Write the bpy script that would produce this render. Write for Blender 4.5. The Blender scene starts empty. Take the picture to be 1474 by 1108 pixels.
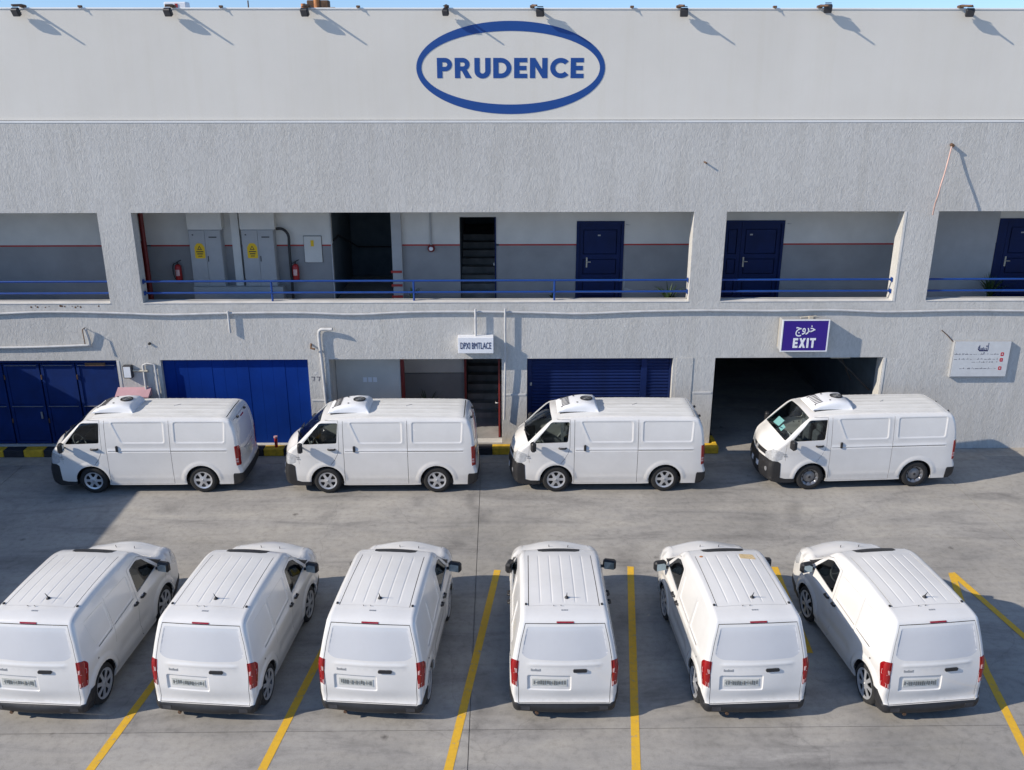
import bpy, math, random
import numpy as np
from mathutils import Vector, Matrix
from mathutils.geometry import delaunay_2d_cdt
R = math.radians
random.seed(7); rng = np.random.default_rng(7)
scene = bpy.context.scene
COL = scene.collection

# ------------------------------------------------------------------ camera, light, exposure
cam_d = bpy.data.cameras.new('camera'); cam = bpy.data.objects.new('camera', cam_d); COL.objects.link(cam)
cam.location = (0, 0, 9.7); cam.rotation_euler = (R(90 - 19.6), 0, R(-0.75))
cam_d.sensor_width = 36; cam_d.lens = 36 * 1332 / 1474; cam_d.clip_start = .1; cam_d.clip_end = 2000
scene.camera = cam
SUN = Vector((-2.7, -.88, 1.70)).normalized()          # towards the sun
sun_d = bpy.data.lights.new('sun', 'SUN'); sun_d.energy = 3.5; sun_d.angle = R(.5); sun_d.color = (1, .90, .77)
sun = bpy.data.objects.new('sun', sun_d); COL.objects.link(sun)
sun.rotation_euler = SUN.to_track_quat('Z', 'Y').to_euler()
world = bpy.data.worlds.new('World'); scene.world = world; world.use_nodes = True
wn = world.node_tree.nodes; wl = world.node_tree.links
bg = wn['Background']; sky = wn.new('ShaderNodeTexSky'); sky.sky_type = 'NISHITA'; sky.sun_disc = False
sky.sun_elevation = math.asin(SUN.z); sky.sun_rotation = math.atan2(SUN.x, SUN.y)
sky.dust_density = .15; sky.air_density = .9; sky.ozone_density = 1.8; sky.altitude = 2500
wtc = wn.new('ShaderNodeTexCoord'); wsp = wn.new('ShaderNodeSeparateXYZ'); wmr = wn.new('ShaderNodeMapRange'); wmx = wn.new('ShaderNodeMix'); wmx.data_type = 'RGBA'; wmx.blend_type = 'MULTIPLY'
wl.new(wtc.outputs['Generated'], wsp.inputs[0]); wl.new(wsp.outputs['Z'], wmr.inputs[0]); wmr.inputs[1].default_value = .04; wmr.inputs[2].default_value = .35; wmr.inputs[3].default_value = 1; wmr.inputs[4].default_value = 0
wl.new(wmr.outputs[0], wmx.inputs[0]); wl.new(sky.outputs[0], wmx.inputs[6]); wmx.inputs[7].default_value = (.42, .50, .66, 1)   # hazy blue band above the horizon, all round
wl.new(wmx.outputs[2], bg.inputs[0]); bg.inputs[1].default_value = .145
vs = scene.view_settings; vs.view_transform = 'Standard'; vs.look = 'None'; vs.gamma = 1; vs.use_curve_mapping = False
vs.exposure = 0.58
scene.cycles.max_bounces = 6

# ------------------------------------------------------------------ materials
def nt(name):
    m = bpy.data.materials.new(name); m.use_nodes = True
    return m, m.node_tree.nodes, m.node_tree.links, m.node_tree.nodes['Principled BSDF']
def coords(n, l, scale=(1, 1, 1)):
    tc = n.new('ShaderNodeTexCoord'); mp = n.new('ShaderNodeMapping'); mp.inputs['Scale'].default_value = scale
    l.new(tc.outputs['Object'], mp.inputs[0]); return mp.outputs[0]
def offs(n, l, vec):
    oi = n.new('ShaderNodeObjectInfo'); a = n.new('ShaderNodeVectorMath'); a.operation = 'ADD'; l.new(vec, a.inputs[0]); l.new(oi.outputs['Location'], a.inputs[1]); return a.outputs[0]
def noise(n, l, vec, scale, detail=4, rough=.55, dist=0):
    t = n.new('ShaderNodeTexNoise'); t.inputs['Scale'].default_value = scale; t.inputs['Detail'].default_value = detail
    t.inputs['Roughness'].default_value = rough; t.inputs['Distortion'].default_value = dist
    l.new(vec, t.inputs['Vector']); return t.outputs['Fac']
def ramp(n, l, fac, stops):
    r = n.new('ShaderNodeValToRGB'); e = r.color_ramp.elements
    while len(e) < len(stops): e.new(.5)
    for k, (p, c) in enumerate(stops):
        e[k].position = p; e[k].color = (*c, 1) if len(c) == 3 else c
    l.new(fac, r.inputs[0]); return r.outputs[0]
def g(v): return (v, v, v)
def mult(n, l, a, b, fac=1.0, mode='MULTIPLY'):
    m = n.new('ShaderNodeMix'); m.data_type = 'RGBA'; m.blend_type = mode; 
    if isinstance(fac, bpy.types.NodeSocket): l.new(fac, m.inputs[0])
    else: m.inputs[0].default_value = fac
    for s, v in ((6, a), (7, b)):
        if isinstance(v, bpy.types.NodeSocket): l.new(v, m.inputs[s])
        else: m.inputs[s].default_value = (*v, 1)
    return m.outputs[2]
def bump(n, l, h, b, strength, dist=.01):
    u = n.new('ShaderNodeBump'); u.inputs['Strength'].default_value = strength; u.inputs['Distance'].default_value = dist
    l.new(h, u.inputs['Height']); l.new(u.outputs[0], b.inputs['Normal']); return u
def plain(name, col, rough=.5, metal=0, var=.12, vscale=3, coat=0, bumpy=0, spec=.5):
    m, n, l, b = nt(name)
    b.inputs['Roughness'].default_value = rough; b.inputs['Metallic'].default_value = metal
    b.inputs['Coat Weight'].default_value = coat; b.inputs['Specular IOR Level'].default_value = spec
    v = coords(n, l); f = noise(n, l, v, vscale, 5)
    c = ramp(n, l, f, [(.3, g(1 - var)), (.7, g(1.0))])
    l.new(mult(n, l, col, c), b.inputs['Base Color'])
    if bumpy:
        bump(n, l, noise(n, l, v, 60, 3), b, bumpy, .004)
    return m
def m_stucco():
    m, n, l, b = nt('rough_grey_stucco'); b.inputs['Roughness'].default_value = .9; b.inputs['Specular IOR Level'].default_value = .2
    v = coords(n, l, (1, 1, .42)); v1 = coords(n, l)
    w = noise(n, l, v, 15, 5, .6, 1.2); w2 = noise(n, l, v, 40, 4, .6, .8); w3 = noise(n, l, v1, 80, 3, .6)
    a = n.new('ShaderNodeMath'); a.operation = 'MULTIPLY_ADD'; a.inputs[1].default_value = .6; l.new(w2, a.inputs[0]); l.new(w, a.inputs[2])
    a2 = n.new('ShaderNodeMath'); a2.operation = 'MULTIPLY_ADD'; a2.inputs[1].default_value = .25; l.new(w3, a2.inputs[0]); l.new(a.outputs[0], a2.inputs[2])
    bump(n, l, a2.outputs[0], b, .42, .025)
    big = noise(n, l, v1, .35, 5, .6); c = ramp(n, l, big, [(.3, (.51, .502, .478)), (.7, (.575, .567, .538))])
    st = noise(n, l, coords(n, l, (1.4, 1, .12)), 1.6, 6, .65)
    c = mult(n, l, c, ramp(n, l, st, [(.30, (.92, .915, .90)), (.55, g(1.0))]))
    c = mult(n, l, c, ramp(n, l, w, [(.35, g(.90)), (.6, g(1.04))]))
    l.new(c, b.inputs['Base Color']); return m
def m_smoothwall():
    m, n, l, b = nt('beige_painted_parapet'); b.inputs['Roughness'].default_value = .85; b.inputs['Specular IOR Level'].default_value = .2
    v1 = coords(n, l); big = noise(n, l, v1, .3, 5, .6)
    c = ramp(n, l, big, [(.3, (.66, .635, .575)), (.7, (.73, .705, .645))])
    st = noise(n, l, coords(n, l, (2.5, 1, .10)), 1.3, 6, .7)
    c = mult(n, l, c, ramp(n, l, st, [(.30, (.975, .97, .955)), (.52, g(1.0))]))
    l.new(c, b.inputs['Base Color']); bump(n, l, noise(n, l, v1, 30, 4), b, .12, .02); return m
def m_ground():
    m, n, l, b = nt('weathered_grey_concrete'); b.inputs['Specular IOR Level'].default_value = .35
    v = coords(n, l); b1 = noise(n, l, v, .33, 7, .62, .6); b2 = noise(n, l, coords(n, l, (.28, 1.0, 1)), 1.4, 7, .66, .8)
    b3 = noise(n, l, v, 7, 6, .7); b4 = noise(n, l, v, 90, 3, .7)
    c = ramp(n, l, b1, [(.28, (.26, .25, .232)), (.5, (.345, .33, .305)), (.72, (.41, .393, .362))])
    c = mult(n, l, c, ramp(n, l, b2, [(.30, (.64, .64, .645)), (.46, g(.96)), (.70, (1.15, 1.135, 1.09))]))
    c = mult(n, l, c, ramp(n, l, b3, [(.3, g(.80)), (.5, g(1.0)), (.75, g(1.09))]))
    c = mult(n, l, c, ramp(n, l, b4, [(.3, g(.78)), (.7, g(1.12))]))
    oil = noise(n, l, coords(n, l, (.7, .5, 1)), .9, 3, .5, .3)
    c = mult(n, l, c, ramp(n, l, oil, [(.25, (.66, .66, .67)), (.36, g(1.0))]))
    dv = n.new('ShaderNodeTexVoronoi'); dv.inputs['Scale'].default_value = 1.1; dv.inputs['Randomness'].default_value = 1; l.new(v, dv.inputs['Vector'])
    sub = n.new('ShaderNodeMath'); sub.operation = 'MULTIPLY_ADD'; sub.inputs[1].default_value = .16; l.new(b3, sub.inputs[0]); l.new(dv.outputs['Distance'], sub.inputs[2])
    dots = ramp(n, l, sub.outputs[0], [(.10, (.45, .44, .44)), (.17, g(1.0))])
    c = mult(n, l, c, dots, ramp(n, l, noise(n, l, v, .7, 3), [(.48, g(0)), (.56, g(1))]))
    trk = noise(n, l, coords(n, l, (.10, 2.2, 1)), 1.5, 4, .6, .4)
    c = mult(n, l, c, ramp(n, l, trk, [(.30, g(.88)), (.45, g(1.0)), (.72, g(1.04))]))
    vo = n.new('ShaderNodeTexVoronoi'); vo.feature = 'DISTANCE_TO_EDGE'; vo.inputs['Scale'].default_value = .28
    wv = n.new('ShaderNodeTexNoise'); wv.inputs['Scale'].default_value = 1.3; wv.inputs['Detail'].default_value = 8; l.new(v, wv.inputs['Vector'])
    ad = n.new('ShaderNodeMix'); ad.data_type = 'RGBA'; ad.blend_type = 'LINEAR_LIGHT'; ad.inputs[0].default_value = .35; l.new(v, ad.inputs[6]); l.new(wv.outputs['Color'], ad.inputs[7])
    l.new(ad.outputs[2], vo.inputs['Vector'])
    c = mult(n, l, c, ramp(n, l, vo.outputs['Distance'], [(.0, g(.86)), (.004, g(1.0))]))
    l.new(c, b.inputs['Base Color'])
    l.new(ramp(n, l, b2, [(.3, g(.62)), (.7, g(.88))]), b.inputs['Roughness'])
    bump(n, l, b4, b, .25, .006); return m
def m_linepaint():
    m, n, l, b = nt('worn_yellow_road_paint'); b.inputs['Roughness'].default_value = .7
    v = coords(n, l); f = noise(n, l, v, 9, 8, .72)
    c = ramp(n, l, f, [(.34, (.36, .30, .20)), (.43, (.66, .39, .03)), (.8, (.80, .48, .03))])
    l.new(c, b.inputs['Base Color']); return m
def m_paint():
    m, n, l, b = nt('white_vehicle_paint'); b.inputs['Roughness'].default_value = .24
    b.inputs['Coat Weight'].default_value = .6; b.inputs['Coat Roughness'].default_value = .06
    v = offs(n, l, coords(n, l)); f = noise(n, l, v, 1.7, 6, .6)
    c = ramp(n, l, f, [(.3, (.68, .67, .645)), (.65, (.735, .725, .70))])
    tc = n.new('ShaderNodeTexCoord'); sp = n.new('ShaderNodeSeparateXYZ'); l.new(tc.outputs['Object'], sp.inputs[0])
    low = n.new('ShaderNodeMapRange'); low.inputs[1].default_value = .15; low.inputs[2].default_value = .62; low.inputs[3].default_value = .85; low.inputs[4].default_value = 0
    l.new(sp.outputs['Z'], low.inputs[0]); nf = noise(n, l, v, 12, 5, .7)
    mm = n.new('ShaderNodeMath'); mm.operation = 'MULTIPLY'; l.new(low.outputs[0], mm.inputs[0]); l.new(nf, mm.inputs[1])
    c = mult(n, l, c, (.52, .49, .44), mm.outputs[0], 'MIX')
    l.new(c, b.inputs['Base Color']); return m
def m_roofpaint():
    m, n, l, b = nt('dusty_white_roof_paint'); b.inputs['Roughness'].default_value = .45; b.inputs['Coat Weight'].default_value = .15
    v = offs(n, l, coords(n, l, (.35, 1, 1))); f = noise(n, l, v, 5, 6, .65)
    c = ramp(n, l, f, [(.3, (.60, .60, .575)), (.6, (.70, .70, .68))])
    l.new(c, b.inputs['Base Color']); return m
def m_glass(name='tinted_vehicle_glass', tint=(.33, .37, .37)):
    m = bpy.data.materials.new(name); m.use_nodes = True; n = m.node_tree.nodes; l = m.node_tree.links; n.clear()
    o = n.new('ShaderNodeOutputMaterial'); t = n.new('ShaderNodeBsdfTransparent'); t.inputs[0].default_value = (*tint, 1)
    gl = n.new('ShaderNodeBsdfGlossy'); gl.inputs['Roughness'].default_value = .03; gl.inputs[0].default_value = (.9, .95, 1, 1)
    fr = n.new('ShaderNodeFresnel'); fr.inputs[0].default_value = 1.52; mx = n.new('ShaderNodeMixShader')
    l.new(fr.outputs[0], mx.inputs[0]); l.new(t.outputs[0], mx.inputs[1]); l.new(gl.outputs[0], mx.inputs[2]); l.new(mx.outputs[0], o.inputs[0]); return m
M = dict(
    stucco=m_stucco(), beige=m_smoothwall(), ground=m_ground(), line=m_linepaint(), paint=m_paint(), roofpaint=m_roofpaint(), glass=m_glass(),
    clearglass=m_glass('windscreen_glass', (.72, .78, .78)),
    trim=plain('white_cornice_paint', (.72, .71, .68), .8, var=.25, vscale=2),
    coping=plain('clean_white_coping_paint', (.80, .80, .78), .7, var=.12, vscale=2),
    concrete_light=plain('pale_concrete_and_sunlit_band', (.40, .365, .315), .9, var=.3, vscale=4, bumpy=.3),
    wall_up=plain('corridor_upper_paint', (.64, .625, .58), .85, var=.15, vscale=1.5),
    wall_low=plain('corridor_lower_grey_paint', (.29, .29, .29), .8, var=.2, vscale=1.5),
    slab=plain('corridor_slab', (.30, .30, .29), .9, var=.3),
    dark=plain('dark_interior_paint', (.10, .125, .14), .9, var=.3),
    black=plain('black_plastic', (.022, .022, .024), .5, var=.3, vscale=8),
    rubber=plain('tyre_rubber', (.022, .022, .022), .85, var=.3, vscale=20),
    red_line=plain('dark_red_paint', (.42, .035, .03), .6, var=.25),
    red=plain('red_enamel', (.42, .02, .02), .4, var=.25, vscale=6),
    darkred=plain('deep_red_door_paint', (.19, .014, .014), .5, var=.3),
    blue=plain('blue_gate_paint', (.002, .024, .14), .65, var=.35, vscale=2.5, spec=.25),
    blue2=plain('bright_blue_sheet_paint', (.002, .034, .24), .65, var=.25, vscale=1.2, spec=.12),
    navy=plain('navy_door_paint', (.002, .014, .080), .6, var=.3, vscale=2, spec=.25),
    navyslat=plain('navy_shutter_paint', (.004, .018, .10), .6, var=.3, vscale=4, spec=.3),
    rail=plain('blue_rail_paint', (.008, .055, .26), .4, var=.2, vscale=5),
    steel=plain('galvanised_steel', (.45, .46, .47), .45, .7, var=.3, vscale=6),
    cabinet=plain('grey_cabinet_enamel', (.38, .385, .385), .55, var=.12),
    yellow=plain('yellow_sticker', (.80, .50, .01), .6, var=.1),
    kerb_y=plain('worn_yellow_kerb_paint', (.80, .50, .03), .75, var=.45, vscale=7, bumpy=.3),
    kerb_k=plain('worn_black_kerb_paint', (.028, .030, .038), .75, var=.5, vscale=7, bumpy=.3),
    signblue=plain('indigo_sign_face', (.030, .008, .22), .35, var=.05), white=plain('white_sign_face', (.78, .80, .83), .4, var=.06),
    board=plain('weathered_notice_board', (.60, .62, .63), .6, var=.12, vscale=5), ink=plain('dark_ink', (.02, .02, .09), .6, var=.1),
    greyink=plain('faded_grey_ink', (.16, .16, .19), .7, var=.3), redink=plain('red_ink', (.5, .03, .04), .6, var=.1),
    logo=plain('royal_blue_logo_paint', (.006, .062, .27), .5, var=.06),
    conduit=plain('painted_white_conduit', (.55, .555, .555), .6, var=.25, vscale=4),
    cream=plain('cream_wood_trim', (.55, .50, .40), .7, var=.25, vscale=8),
    rust=plain('rusty_metal', (.16, .09, .05), .8, var=.5, vscale=12),
    rope=plain('pale_pink_rope', (.62, .42, .36), .8, var=.2),
    lamp_red=plain('red_lamp_lens', (.30, .004, .006), .18, var=.2, vscale=20, coat=.6),
    lamp_clear=plain('clear_lamp_lens', (.62, .64, .66), .15, .25, var=.3, vscale=25, coat=.8),
    lamp_pink=plain('pale_reverse_lens', (.68, .42, .40), .2, var=.2, vscale=25, coat=.6),
    amber=plain('amber_lens', (.7, .16, .03), .25, coat=.5),
    rim=plain('silver_wheel_paint', (.62, .63, .65), .32, .55, var=.15, vscale=12), steelrim=plain('grey_steel_wheel', (.26, .265, .28), .38, .7, var=.3, vscale=12),
    brake=plain('dark_brake_disc', (.03, .03, .032), .6, .4),
    plate=plain('number_plate_face', (.56, .57, .53), .5, var=.15, vscale=20), plateink=plain('worn_plate_ink', (.22, .23, .22), .7, var=.4, vscale=40),
    blank=plain('grey_white_blanked_window', (.60, .615, .64), .16, var=.06, vscale=2, coat=.5),
    seat=plain('grey_seat_fabric', (.16, .17, .19), .9, var=.3, vscale=20), cyan=plain('pale_cyan_paper', (.40, .78, .80), .6, var=.08),
    dash=plain('charcoal_dashboard', (.05, .05, .055), .7, var=.2), mirror=plain('mirror_glass', (.25, .33, .40), .05, .9, var=.05),
    foil=plain('dull_badge_chrome', (.42, .43, .44), .4, .5), unit=plain('white_unit_plastic', (.80, .81, .82), .35, var=.06, coat=.2),
    leaf=plain('dark_green_leaf', (.045, .09, .03), .6, var=.5, vscale=12), pot=plain('dark_plastic_pot', (.06, .05, .045), .7),
    roof=plain('flat_roof_screed', (.35, .34, .32), .9, var=.3), tan=plain('tan_sticker', (.75, .56, .30), .6, var=.3, vscale=20),
    bird=plain('pale_dust_mark', (.55, .54, .5), .9, var=.3), orange=plain('orange_enamel', (.55, .22, .07), .6, var=.4, vscale=9),
    pinkpaint=plain('faded_pink_box_lid', (.55, .33, .36), .6, var=.2),
    doorwhite=plain('grimy_step_edge', (.16, .155, .15), .9, var=.4), stair=plain('dim_stair_concrete', (.26, .25, .23), .9, var=.4),
)

# ------------------------------------------------------------------ object helpers
def tag(o, label=None, cat=None, group=None, kind=None):
    for k, v in (('label', label), ('category', cat), ('group', group), ('kind', kind)):
        if v: o[k] = v
    return o
def empty(name, loc=(0, 0, 0), rz=0, parent=None):
    o = bpy.data.objects.new(name, None); COL.objects.link(o); o.location = loc; o.rotation_euler = (0, 0, rz)
    o.empty_display_size = .1
    if parent: o.parent = parent
    return o
def link(name, me, parent=None, loc=(0, 0, 0), rot=(0, 0, 0)):
    o = bpy.data.objects.new(name, me); COL.objects.link(o); o.location = loc; o.rotation_euler = rot
    if parent: o.parent = parent
    return o
def copy_tree(o, parent=None):
    c = o.copy(); COL.objects.link(c)
    if parent: c.parent = parent
    for ch in list(o.children): copy_tree(ch, c)
    return c
class MB:
    """collects vertices and faces"""
    def __init__(s): s.v = []; s.f = []; s.sm = []
    def add(s, v, f, smooth=False):
        o = len(s.v); s.v += [tuple(map(float, p)) for p in v]; s.f += [tuple(i + o for i in q) for q in f]; s.sm += [smooth] * len(f); return s
    def box(s, x0, x1, y0, y1, z0, z1, bev=0):
        if bev <= 0:
            v = [(x, y, z) for z in (z0, z1) for y in (y0, y1) for x in (x0, x1)]
            return s.add(v, [(0, 2, 3, 1), (4, 5, 7, 6), (0, 1, 5, 4), (2, 6, 7, 3), (0, 4, 6, 2), (1, 3, 7, 5)])
        b = bev; c = [((x0 + x1) / 2, (y0 + y1) / 2, (z0 + z1) / 2)][0]
        rings = []
        for z, i in ((z0, b), (z0 + b, 0), (z1 - b, 0), (z1, b)):
            k = b
            rings.append([(x0 + i + (k if not i else k * .0), y0 + i, z), (x1 - i - (0 if i else k), y0 + i, z), (x1 - i, y0 + i + (0 if i else k), z), (x1 - i, y1 - i - (0 if i else k), z),
                          (x1 - i - (0 if i else k), y1 - i, z), (x0 + i + (0 if i else k), y1 - i, z), (x0 + i, y1 - i - (0 if i else k), z), (x0 + i, y0 + i + (0 if i else k), z)])
        v = sum(rings, []); f = [tuple(range(7, -1, -1)), tuple(range(24, 32))]
        for r in range(3):
            for k in range(8): f.append((r * 8 + k, r * 8 + (k + 1) % 8, r * 8 + 8 + (k + 1) % 8, r * 8 + 8 + k))
        return s.add(v, f)
    def tube(s, pts, r, n=8, caps=True):
        pts = [Vector(p) for p in pts]; rad = r if isinstance(r, (list, tuple)) else [r] * len(pts)
        t0 = (pts[1] - pts[0]).normalized(); u = t0.orthogonal().normalized(); V = []; F = []
        for i, p in enumerate(pts):
            t = (pts[min(i + 1, len(pts) - 1)] - pts[max(i - 1, 0)]).normalized()
            u = (u - t * u.dot(t)).normalized(); w = t.cross(u)
            for k in range(n):
                a = 2 * math.pi * k / n; V.append(p + (u * math.cos(a) + w * math.sin(a)) * rad[i])
        for i in range(len(pts) - 1):
            for k in range(n): F.append((i * n + k, i * n + (k + 1) % n, (i + 1) * n + (k + 1) % n, (i + 1) * n + k))
        s.add(V, F, True)
        if caps: s.add(V[:n], [tuple(range(n - 1, -1, -1))]); s.add(V[-n:], [tuple(range(n))])
        return s
    def lathe(s, prof, n=32, axis='y', c=(0, 0, 0)):
        V = []; F = []
        for (r, h) in prof:
            for k in range(n):
                a = 2 * math.pi * k / n; x, z = r * math.cos(a), r * math.sin(a)
                V.append({'y': (c[0] + x, c[1] + h, c[2] + z), 'z': (c[0] + x, c[1] + z, c[2] + h)}[axis])
        for i in range(len(prof) - 1):
            for k in range(n):
                q = (i * n + k, i * n + (k + 1) % n, (i + 1) * n + (k + 1) % n, (i + 1) * n + k)
                F.append(q if axis == 'y' else q)
        return s.add(V, F, True)
    def mesh(s, name, mat):
        me = bpy.data.meshes.new(name); me.from_pydata(s.v, [], s.f)
        me.polygons.foreach_set('use_smooth', s.sm); me.materials.append(mat); me.update(); return me
    def build(s, name, mat, parent=None, loc=(0, 0, 0), rot=(0, 0, 0), bevel=0):
        me = s.mesh(name, mat)
        if bevel:
            import bmesh
            bm = bmesh.new(); bm.from_mesh(me); bmesh.ops.remove_doubles(bm, verts=bm.verts, dist=1e-5)
            bmesh.ops.bevel(bm, geom=list(bm.edges), offset=bevel, segments=2, affect='EDGES', profile=.5); bm.to_mesh(me); bm.free()
            for p in me.polygons: p.use_smooth = False
        return link(name, me, parent, loc, rot)
def box(name, mat, x0, x1, y0, y1, z0, z1, parent=None, bev=0):
    return MB().box(x0, x1, y0, y1, z0, z1, bev).build(name, mat, parent)
def inpoly(P, poly):
    P = np.asarray(P); x, y = P[:, 0], P[:, 1]; q = np.asarray(poly); c = np.zeros(len(P), bool); n = len(q); j = n - 1
    for i in range(n):
        xi, yi = q[i]; xj, yj = q[j]
        if yi != yj:
            m = ((yi > y) != (yj > y)) & (x < (xj - xi) * (y - yi) / (yj - yi) + xi); c ^= m
        j = i
    return c
def cdt(loops, pts=(), open_lines=()):
    V = []; E = []
    for lp in loops:
        o = len(V); V += [Vector((float(a), float(b))) for a, b in lp]; E += [(o + k, o + (k + 1) % len(lp)) for k in range(len(lp))]
    for lp in open_lines:
        o = len(V); V += [Vector((float(a), float(b))) for a, b in lp]; E += [(o + k, o + k + 1) for k in range(len(lp) - 1)]
    V += [Vector((float(a), float(b))) for a, b in pts]
    v, e, f, *_ = delaunay_2d_cdt(V, E, [], 0, 1e-5)
    v = np.array([tuple(p) for p in v]); f = np.array([tuple(q) for q in f if len(q) == 3])
    a = v[f]; ar = (a[:, 1, 0] - a[:, 0, 0]) * (a[:, 2, 1] - a[:, 0, 1]) - (a[:, 2, 0] - a[:, 0, 0]) * (a[:, 1, 1] - a[:, 0, 1])
    f = np.where(ar[:, None] < 0, f[:, ::-1], f); f = f[np.abs(ar) > 1e-10]
    return v, f
def shape(ops, thick=.02, pts=()):
    """2D shape from ops [(+1|-1, polygon)] in order -> MB in x,z, front face at y=0 facing -y, extruded to +thick"""
    v, f = cdt([p for _, p in ops], pts); c = v[f].mean(axis=1); keep = np.zeros(len(f), bool)
    for sgn, p in ops:
        m = inpoly(c, p); keep = (keep | m) if sgn > 0 else (keep & ~m)
    f = f[keep]; mb = MB(); n = len(v)
    mb.add([(a, 0, b) for a, b in v], [tuple(t) for t in f])
    edges = {}
    for t in f:
        for k in range(3):
            e = (t[k], t[(k + 1) % 3]); edges[e] = 1
    bd = [e for e in edges if (e[1], e[0]) not in edges]
    mb.add([(a, 0, b) for a, b in v] + [(a, thick, b) for a, b in v], [(e[1], e[0], e[0] + n, e[1] + n) for e in bd] + [tuple(int(q) + n for q in t[::-1]) for t in f])
    used = sorted({i for q in mb.f for i in q}); mp = {i: k for k, i in enumerate(used)}
    mb.v = [mb.v[i] for i in used]; mb.f = [tuple(mp[i] for i in q) for q in mb.f]
    return mb
def circ(cx, cy, r, n=28, a0=0, a1=360, ry=None):
    ry = ry or r
    return [(cx + r * math.cos(R(a0 + (a1 - a0) * k / n)), cy + ry * math.sin(R(a0 + (a1 - a0) * k / n))) for k in range(n + (0 if abs(a1 - a0) == 360 else 1))]
def rect(x0, x1, y0, y1): return [(x0, y0), (x1, y0), (x1, y1), (x0, y1)]
def rrect(x0, x1, y0, y1, r, n=5):
    out = []
    for cx, cy, a in ((x1 - r, y0 + r, -90), (x1 - r, y1 - r, 0), (x0 + r, y1 - r, 90), (x0 + r, y0 + r, 180)):
        out += [(cx + r * math.cos(R(a + 90 * k / n)), cy + r * math.sin(R(a + 90 * k / n))) for k in range(n + 1)]
    return out
def rpoly(P, r, n=4):
    out = []; N = len(P)
    for i in range(N):
        p = Vector(P[i]); a = Vector(P[i - 1]); b = Vector(P[(i + 1) % N]); rr = r[i] if isinstance(r, (list, tuple)) else r
        da = (a - p); db = (b - p); rr = min(rr, da.length * .45, db.length * .45)
        q0 = p + da.normalized() * rr; q1 = p + db.normalized() * rr
        for k in range(n + 1):
            t = k / n; out.append(tuple((q0 * (1 - t) ** 2 + p * 2 * t * (1 - t) + q1 * t * t)))
    return out

# ------------------------------------------------------------------ the setting: ground
ground = tag(MB().box(-300, 300, -200, 500, -.6, -.03).build('ground', M['ground']), kind='structure')
JX = [-24, -12.0, -.50, 10.9, 24]; JY = [-6, 3.2, 11.55, 25.2, 38]
for i in range(4):
    for j in range(4):
        gx0 = JX[i] + (.006 if i else 0); gx1 = JX[i + 1] - .006; y0 = JY[j] + .006; y1 = JY[j + 1] - .006
        MB().box(gx0, gx1, y0, y1, -.03, 0).build('concrete_slab', M['ground'], ground)
def strip_line(pts, w, lift=0):
    mb = MB(); L = []
    for i, p in enumerate(pts):
        a = Vector(pts[max(i - 1, 0)]); b = Vector(pts[min(i + 1, len(pts) - 1)]); d = (b - a).normalized(); n = Vector((-d.y, d.x)) * w / 2
        L += [(p[0] + n.x, p[1] + n.y, .004 + lift), (p[0] - n.x, p[1] - n.y, .004 + lift)]
    mb.add(L, [(2 * i, 2 * i + 1, 2 * i + 3, 2 * i + 2) for i in range(len(pts) - 1)])
    return mb.build('parking_line', M['line'], ground)
for pts in ([(-5.28, 16.2), (-5.95, 10.7), (-6.25, 8)], [(-2.75, 16.2), (-3.46, 10.75), (-3.8, 8)], [(-.08, 16.2), (-.78, 10.7), (-1.12, 8)],
            [(2.60, 16.3), (1.93, 10.68), (1.6, 8)], [(5.50, 16.25), (5.30, 13.4)], [(8.95, 15.95), (8.62, 14.8), (8.1, 12.9), (7.75, 11.0), (7.3, 8.6)],
            [(8.96, 15.98), (9.30, 13.5), (9.05, 10.2), (8.95, 8)]):
    strip_line(pts, .13, .004 if pts[0][0] == 8.96 else 0)
box('gutter_strip', M['concrete_light'], -15.9, 12.4, 21.38, 21.86, -.02, .005, ground)  # paler colour stands in for the sunlit band beside the kerb
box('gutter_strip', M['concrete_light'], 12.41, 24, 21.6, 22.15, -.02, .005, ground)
# kerb
kerb = tag(empty('kerb', (0, 22.0, 0)), kind='structure')
edges = [-12.72 + .51 * k for k in range(-6, 24)]
segs = []
for k in range(len(edges) - 1): segs.append((edges[k], edges[k + 1], 'k' if (k - 6) % 2 == 0 else 'y'))
segs = [s for s in segs if s[1] < -.55 and s[0] > -16] + [(-1.05, -.62, 'y'), (-.62, -.22, 'k'), (-.22, .42, 'y'), (.42, .9, 'k'), (.9, 1.4, 'y'), (1.4, 1.9, 'k'), (1.9, 2.4, 'y'), (2.4, 2.9, 'k'), (2.9, 3.4, 'y'), (3.4, 3.9, 'k'), (3.9, 4.4, 'y'), (4.4, 4.95, 'k'), (4.95, 5.62, 'y')]
for a, b, c in segs:
    box('kerb_stone', M['kerb_' + c], a + .003, b - .003, -.14, .13, 0, .20 + random.uniform(-.004, .004), kerb, .018)
for k in range(4):
    box('kerb_stone', M['kerb_' + 'yk'[k % 2]], 5.50, 5.62, .135 + k * .5, .63 + k * .5, 0, .20, kerb, .015)
pav = tag(box('pavement', M['concrete_light'], -15.9, 5.41, 22.131, 22.149, 0, .19), kind='structure')

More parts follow.
